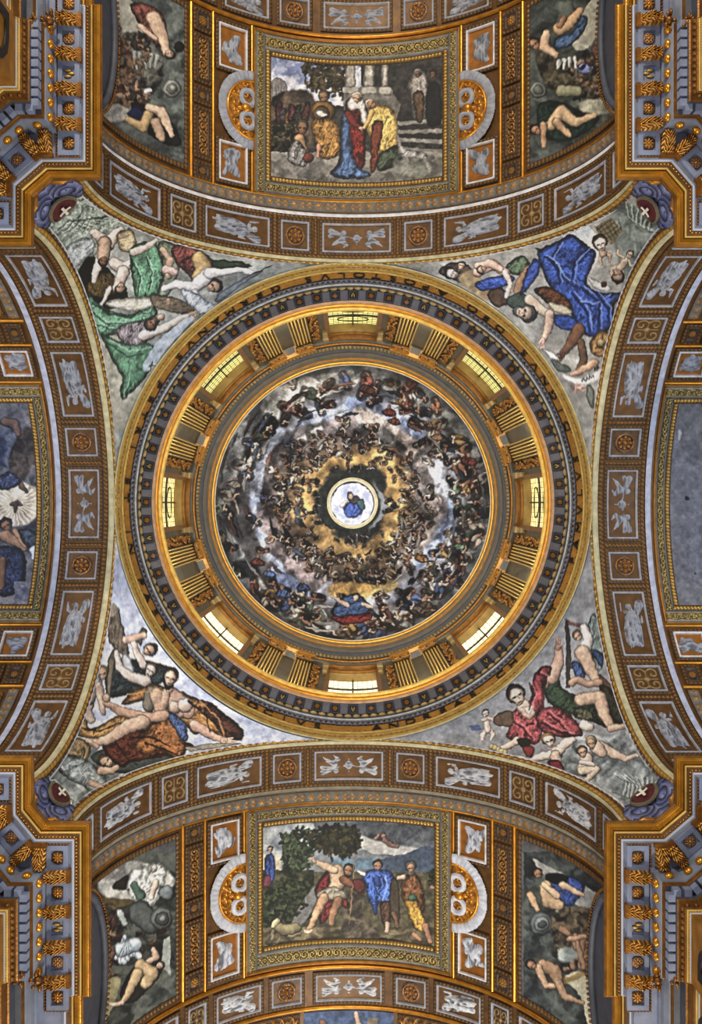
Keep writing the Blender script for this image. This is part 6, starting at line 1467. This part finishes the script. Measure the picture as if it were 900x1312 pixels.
# shared pieces, built in a frame: x along the cornice, y away from the crossing, z up
def modillion():
    n, m = 27, 44; x, y = np.meshgrid(np.linspace(-.5, .5, n), np.linspace(0, 1, m), indexing='ij')
    z = -.10 - .15 * np.clip(y * 1.6, 0, 1) ** .6 + .06 * np.sin(y * 9) - .09 * np.cos(x * pi) ** .7 * (.8 + .2 * np.cos(y * 26)) * (1 - .3 * y); z = z + .05 * np.exp(-(x / .07) ** 2); rib = np.cos(2 * pi * (np.abs(x) * 5 - y * 5)); z = z - .028 * rib * (np.abs(x) < .44); z = z - .07 * np.exp(-((y - .88) / .09) ** 2) - .05 * np.exp(-((y - .2) / .1) ** 2)
    z = np.where(np.abs(x) > .46, 0.02, z); z[:, 0] = .02; z[:, -1] = .02; w = .34 * (1 - .18 * np.abs(y - .35))
    P = np.stack([x * w, .04 + y * .56, z], -1); c = mixc(.5 + .7 * rib, G((58, 38, 18), .4), G((214, 150, 60), 1)); o = grid('tmp', P, M['orn'], c, None, None); me = o.data; bpy.data.objects.remove(o); return me
mod_me = modillion()
mb = MB(); mb.box(-.2, .2, .6, .74, -.16, .02); modcap_me = mb.mesh('bracket_block', M['blue']); mb = MB(); mb.box(-.19, .19, -.06, .05, -.12, .02); modtip_me = mb.mesh('bracket_tip', M['goldd'])
mb = MB()
for (x0, x1, y0, y1) in ((-.33, -.20, 0, .58), (.20, .33, 0, .58), (-.20, .20, 0, .13), (-.20, .20, .46, .58)): mb.box(x0, x1, y0, y1, -.07, .02)
cof_me = mb.mesh('coffer', M['blue'])
mb = MB()
for (x0, x1, y0, y1) in ((-.39, .39, .60, .66), (-.39, -.33, -.02, .6), (.33, .39, -.02, .6)):
    if x1 - x0 > .1:
        for q in range(9): mb.ball((x0 + (q + .5) * (x1 - x0) / 9, .63, -.03), (.045, .03, .05), 6, 4)
    else:
        for q in range(7): mb.ball(((x0 + x1) / 2, y0 + (q + .5) * (y1 - y0) / 7, -.03), (.03, .045, .05), 6, 4)
cofb_me = mb.mesh('gilt_beading', M['goldd'], True)
cros = [relief_mesh('rosette', p, .36, .36, 20) for p in (STAR, ROS2, pt_acorn, ROS)]
mb = MB(); mb.ball((0, 0, 0), (.13, .10, .12), 10, 6); egg_me = mb.mesh('egg', M['gold'], True)
mb = MB(); mb.box(-.09, .09, -.10, .14, -.19, .03); dent_me = mb.mesh('dentil', M['blue'])
mb = MB(); mb.ball((0, 0, 0), .04, 6, 4); 
def seg_mat(p, q, t, side, off, h):
    """matrix at a fraction t of the lip segment p-q, pushed off metres into the solid"""
    d = (q - p) / np.linalg.norm(q - p); nn = np.array([-d[1], d[0]]) * side; c = p + (q - p) * t + nn * off; x = nn[1], -nn[0]
    # x axis along the path, y axis into the solid, z up, right-handed
    xa = Vector((nn[1], -nn[0], 0)); ya = Vector((nn[0], nn[1], 0)); return Matrix(((xa.x, ya.x, 0, c[0]), (xa.y, ya.y, 0, c[1]), (0, 0, 1, h), (0, 0, 0, 1)))
for (cor, sx, sy) in CORN:
    ox = 0.13 if sy < 0 else -0.17; oy = .07 if sx < 0 else .10
    xn = 7.04 * sx + ox; k = 24.5 / FPX
    yt = 6.97 * sy + oy * .3
    J = .22 * sx
    pts = [(xn + J, sy * 18.5), (xn + J, sy * 13.62), (xn, sy * 13.62), (xn, 8.79 * sy), (8.32 * sx + ox * .5, 8.79 * sy), (8.79 * sx, 8.32 * sy), (8.79 * sx, yt), (14.0 * sx, yt)]
    P0 = np.array(pts, float); side = 1 if sx * sy > 0 else -1
    # side such that the normal of the nave edge points outwards (sign of sx)
    t = P0[3] - P0[2]; nn = np.array([-t[1], t[0]]); side = 1 if nn[0] * sx > 0 else -1
    en = empty('entablature', (9.2 * sx, 9.2 * sy, 24), f'huge gilt and grey cornice with brackets and coffers on the {cor} pier', 'entablature')
    def sweep(name, prof, mat, n=1, C=None):
        rows = [np.concatenate([offset_path(P0, d, side), np.full((len(P0), 1), h)], 1) for d, h in prof]; P = np.stack(rows, 1)
        return grid(name, P, M[mat], None, None, en, smooth=False)
    sweep('cornice_top', [(1.5, 24.62), (0, 24.52)], 'brown')
    sweep('gilt_fillet', [(0, 24.52), (.0, 24.47), (.05, 24.43)], 'goldd')
    sweep('gilt_lip', [(.05, 24.43), (.05, 24.40), (.07, 24.39), (.075, 24.35), (.10, 24.33), (.15, 24.25), (.16, 24.22)], 'gold'); sweep('gilt_groove', [(.16, 24.22), (.175, 24.24), (.185, 24.2)], 'goldd'); sweep('gilt_bead', [(.185, 24.2), (.19, 24.17), (.21, 24.15), (.215, 24.14)], 'goldp')
    sweep('gilt_fillet', [(.215, 24.14), (.235, 24.12), (.235, 24.08)], 'goldd')
    sweep('bead_ground', [(.235, 24.08), (.315, 23.99)], 'brown'); sweep('corona', [(.315, 23.99), (.32, 23.94), (.345, 23.92)], 'white'); sweep('corona_face', [(.345, 23.92), (.375, 23.88), (.38, 23.80)], 'grey')
    sweep('soffit', [(.38, 23.80), (1.0, 23.80), (1.0, 23.66)], 'blue')
    sweep('bed_moulding', [(1.0, 23.66), (1.03, 23.62), (1.06, 23.45), (1.14, 23.28), (1.17, 23.27)], 'grey')
    sweep('gilt_fillet', [(1.17, 23.27), (1.19, 23.2), (1.215, 23.15)], 'goldd')
    sweep('dentil_band', [(1.215, 23.15), (1.36, 23.12), (1.36, 22.72)], 'dark')
    sweep('leaf_band', [(1.36, 22.72), (1.40, 22.7), (1.46, 22.45), (1.50, 22.42)], 'goldd')
    sweep('gilt_fillet', [(1.50, 22.42), (1.52, 22.4), (1.53, 22.3)], 'goldp')
    sweep('frieze', [(1.56, 22.3), (1.56, 19.4)], 'och')
    sweep('architrave', [(1.56, 19.4), (1.48, 19.3), (1.48, 18.6), (1.6, 18.5), (1.6, 14.0)], 'grey')
    # little pieces, segment by segment
    for i in range(1, len(P0) - 1):
        p, q = P0[i], P0[i + 1]; L = np.linalg.norm(q - p)
        if i == 1: continue
        e0 = offset_path(P0, 1.0, side); 
        def run(off, step, me, nm, h, par=en, rot=0.0, marg=.5, lim=99, sub=None):
            O = offset_path(P0, off, side); a, b = O[i], O[i + 1]
            if i == len(P0) - 2: b = a + (b - a) / np.linalg.norm(b - a) * min(np.linalg.norm(b - a), 3.2)
            L = np.linalg.norm(b - a); d = (b - a) / L
            if d.dot((q - p) / np.linalg.norm(q - p)) < 0: return
            n = int(L / step)
            for j in range(n):
                t = (j + .5) / n; nn = np.array([-d[1], d[0]]) * side; c = a + (b - a) * t
                m4 = Matrix(((nn[1], nn[0], 0, c[0]), (-nn[0], nn[1], 0, c[1]), (0, 0, 1, h), (0, 0, 0, 1))); o = inst(nm, me, m4, par)
                if sub: s_ = link(bpy.data.objects.new(sub[0], sub[1]), o)
        run(1.07, .36, egg_me, 'egg', 23.43); run(1.28, .25, dent_me, 'dentil', 23.02)
        # brackets and coffers
        pitch = .93
        def unit(c, kind, idx=0):
            d = (q - p) / np.linalg.norm(q - p); nn = np.array([-d[1], d[0]]) * side; c = c + nn * .40
            m4 = Matrix(((nn[1], nn[0], 0, c[0]), (-nn[0], nn[1], 0, c[1]), (0, 0, 1, 23.8), (0, 0, 0, 1)))
            if kind == 'm':
                o = inst('modillion', mod_me, m4, en); link(bpy.data.objects.new('bracket_block', modcap_me), o); link(bpy.data.objects.new('bracket_tip', modtip_me), o)
            else:
                o = inst('coffer', cof_me, m4, en); link(bpy.data.objects.new('gilt_beading', cofb_me), o); r_ = link(bpy.data.objects.new('rosette', cros[idx % 4]), o); r_.location = (0, .295, -.01)
        d = (q - p) / L
        if i in (2, 6):
            cA, dr = (q, -d) if i == 2 else (p, d)           # the protruding corner end
            s0 = .40 + .33; j = 0
            while s0 + .47 * j < (4.9 if i == 2 else 4.2):
                unit(cA + dr * (s0 + .465 * j), 'c' if j % 2 == 0 else 'm', j // 2); j += 1
        elif i in (3, 5):
            far = q if i == 3 else p; dr = -d if i == 3 else d     # from the chamfer back to the corner
            unit(far + dr * .05, 'm')
        elif i == 4:
            mid = (p + q) / 2; unit(mid, 'c', 3); [unit(mid + d * s * .52, 'm') for s in (-1, 1)]
    # leaf relief on the band under the dentils, as lumps
    mbl = MB(); mbp = MB()
    for (off, hh, r_, acc, st) in ((1.44, 22.55, (.07, .07, .09), mbl, .16), (.272, 24.02, (.034, .034, .035), mbp, .095), (1.53, 22.35, (.02, .02, .03), mbp, .07)):
        O = offset_path(P0, off, side)
        for i in range(2, len(P0) - 1):
            a, b = O[i], O[i + 1]; L = np.linalg.norm(b - a)
            if i == len(P0) - 2: b = a + (b - a) / L * 3.2; L = 3.2
            n = int(L / st)
            for j in range(n): c = a + (b - a) * (j + .5) / n; acc.ball((c[0], c[1], hh), r_, 6, 3)
    o = mbl.build('leaf_carving', M['goldd'], en, True); o['kind'] = 'stuff'
    o = mbp.build('pearl_beading', M['gold'], en, True); o['kind'] = 'stuff'
    # gilt cherub heads where the cornice breaks at the edge of the view
    for (off, hh, sc) in ((1.07, 23.35, .17), (1.38, 22.9, .15)):
        O = offset_path(P0, off, side); c = O[2]; mb = MB(); rg = np.random.RandomState(int(off * 100))
        mb.ball((c[0], c[1], hh), (sc * .7, sc * .7, sc * .8), 10, 7)
        for q_ in range(9): a = rg.rand() * 6.28; mb.ball((c[0] + sc * cos(a), c[1] + sc * sin(a), hh + rg.uniform(-.1, .1)), (sc * .35, sc * .35, sc * .3), 8, 5)
        for s in (-1, 1): mb.ball((c[0] + .05, c[1] + s * sc * 1.3, hh), (sc * .3, sc * .7, sc * .45), 8, 5)
        mb.build('gilt_cherub', M['goldd'], en, True)
    # nave frieze letters
    word = {'lower right': 'PR', 'upper left': 'VD', 'upper right': 'IT', 'lower left': 'ET'}[cor]
    for j, ch in enumerate(word):
        X_ = xn + (1.56 - .04) * sx; yy = sy * (11.6 + 1.9 * (j if sy * sx < 0 else 1 - j)) if 0 else sy * 11.4 + (j - .0) * 1.75 * sy
        inward = Vector((-sx, 0, 0)); up = Vector((0, 0, 1)); right = up.cross(inward)
        order = j if right.y * sy > 0 else 1 - j
        c_ = Vector((X_, sy * (11.2 + 1.75 * order), 20.9))
        m4 = Matrix(((right.x, up.x, inward.x, c_.x), (right.y, up.y, inward.y, c_.y), (right.z, up.z, inward.z, c_.z), (0, 0, 0, 1))); inst('letter', glyph_me(ch, 2.2, .02, M['black']), m4, en)
print('all', TRI[0])
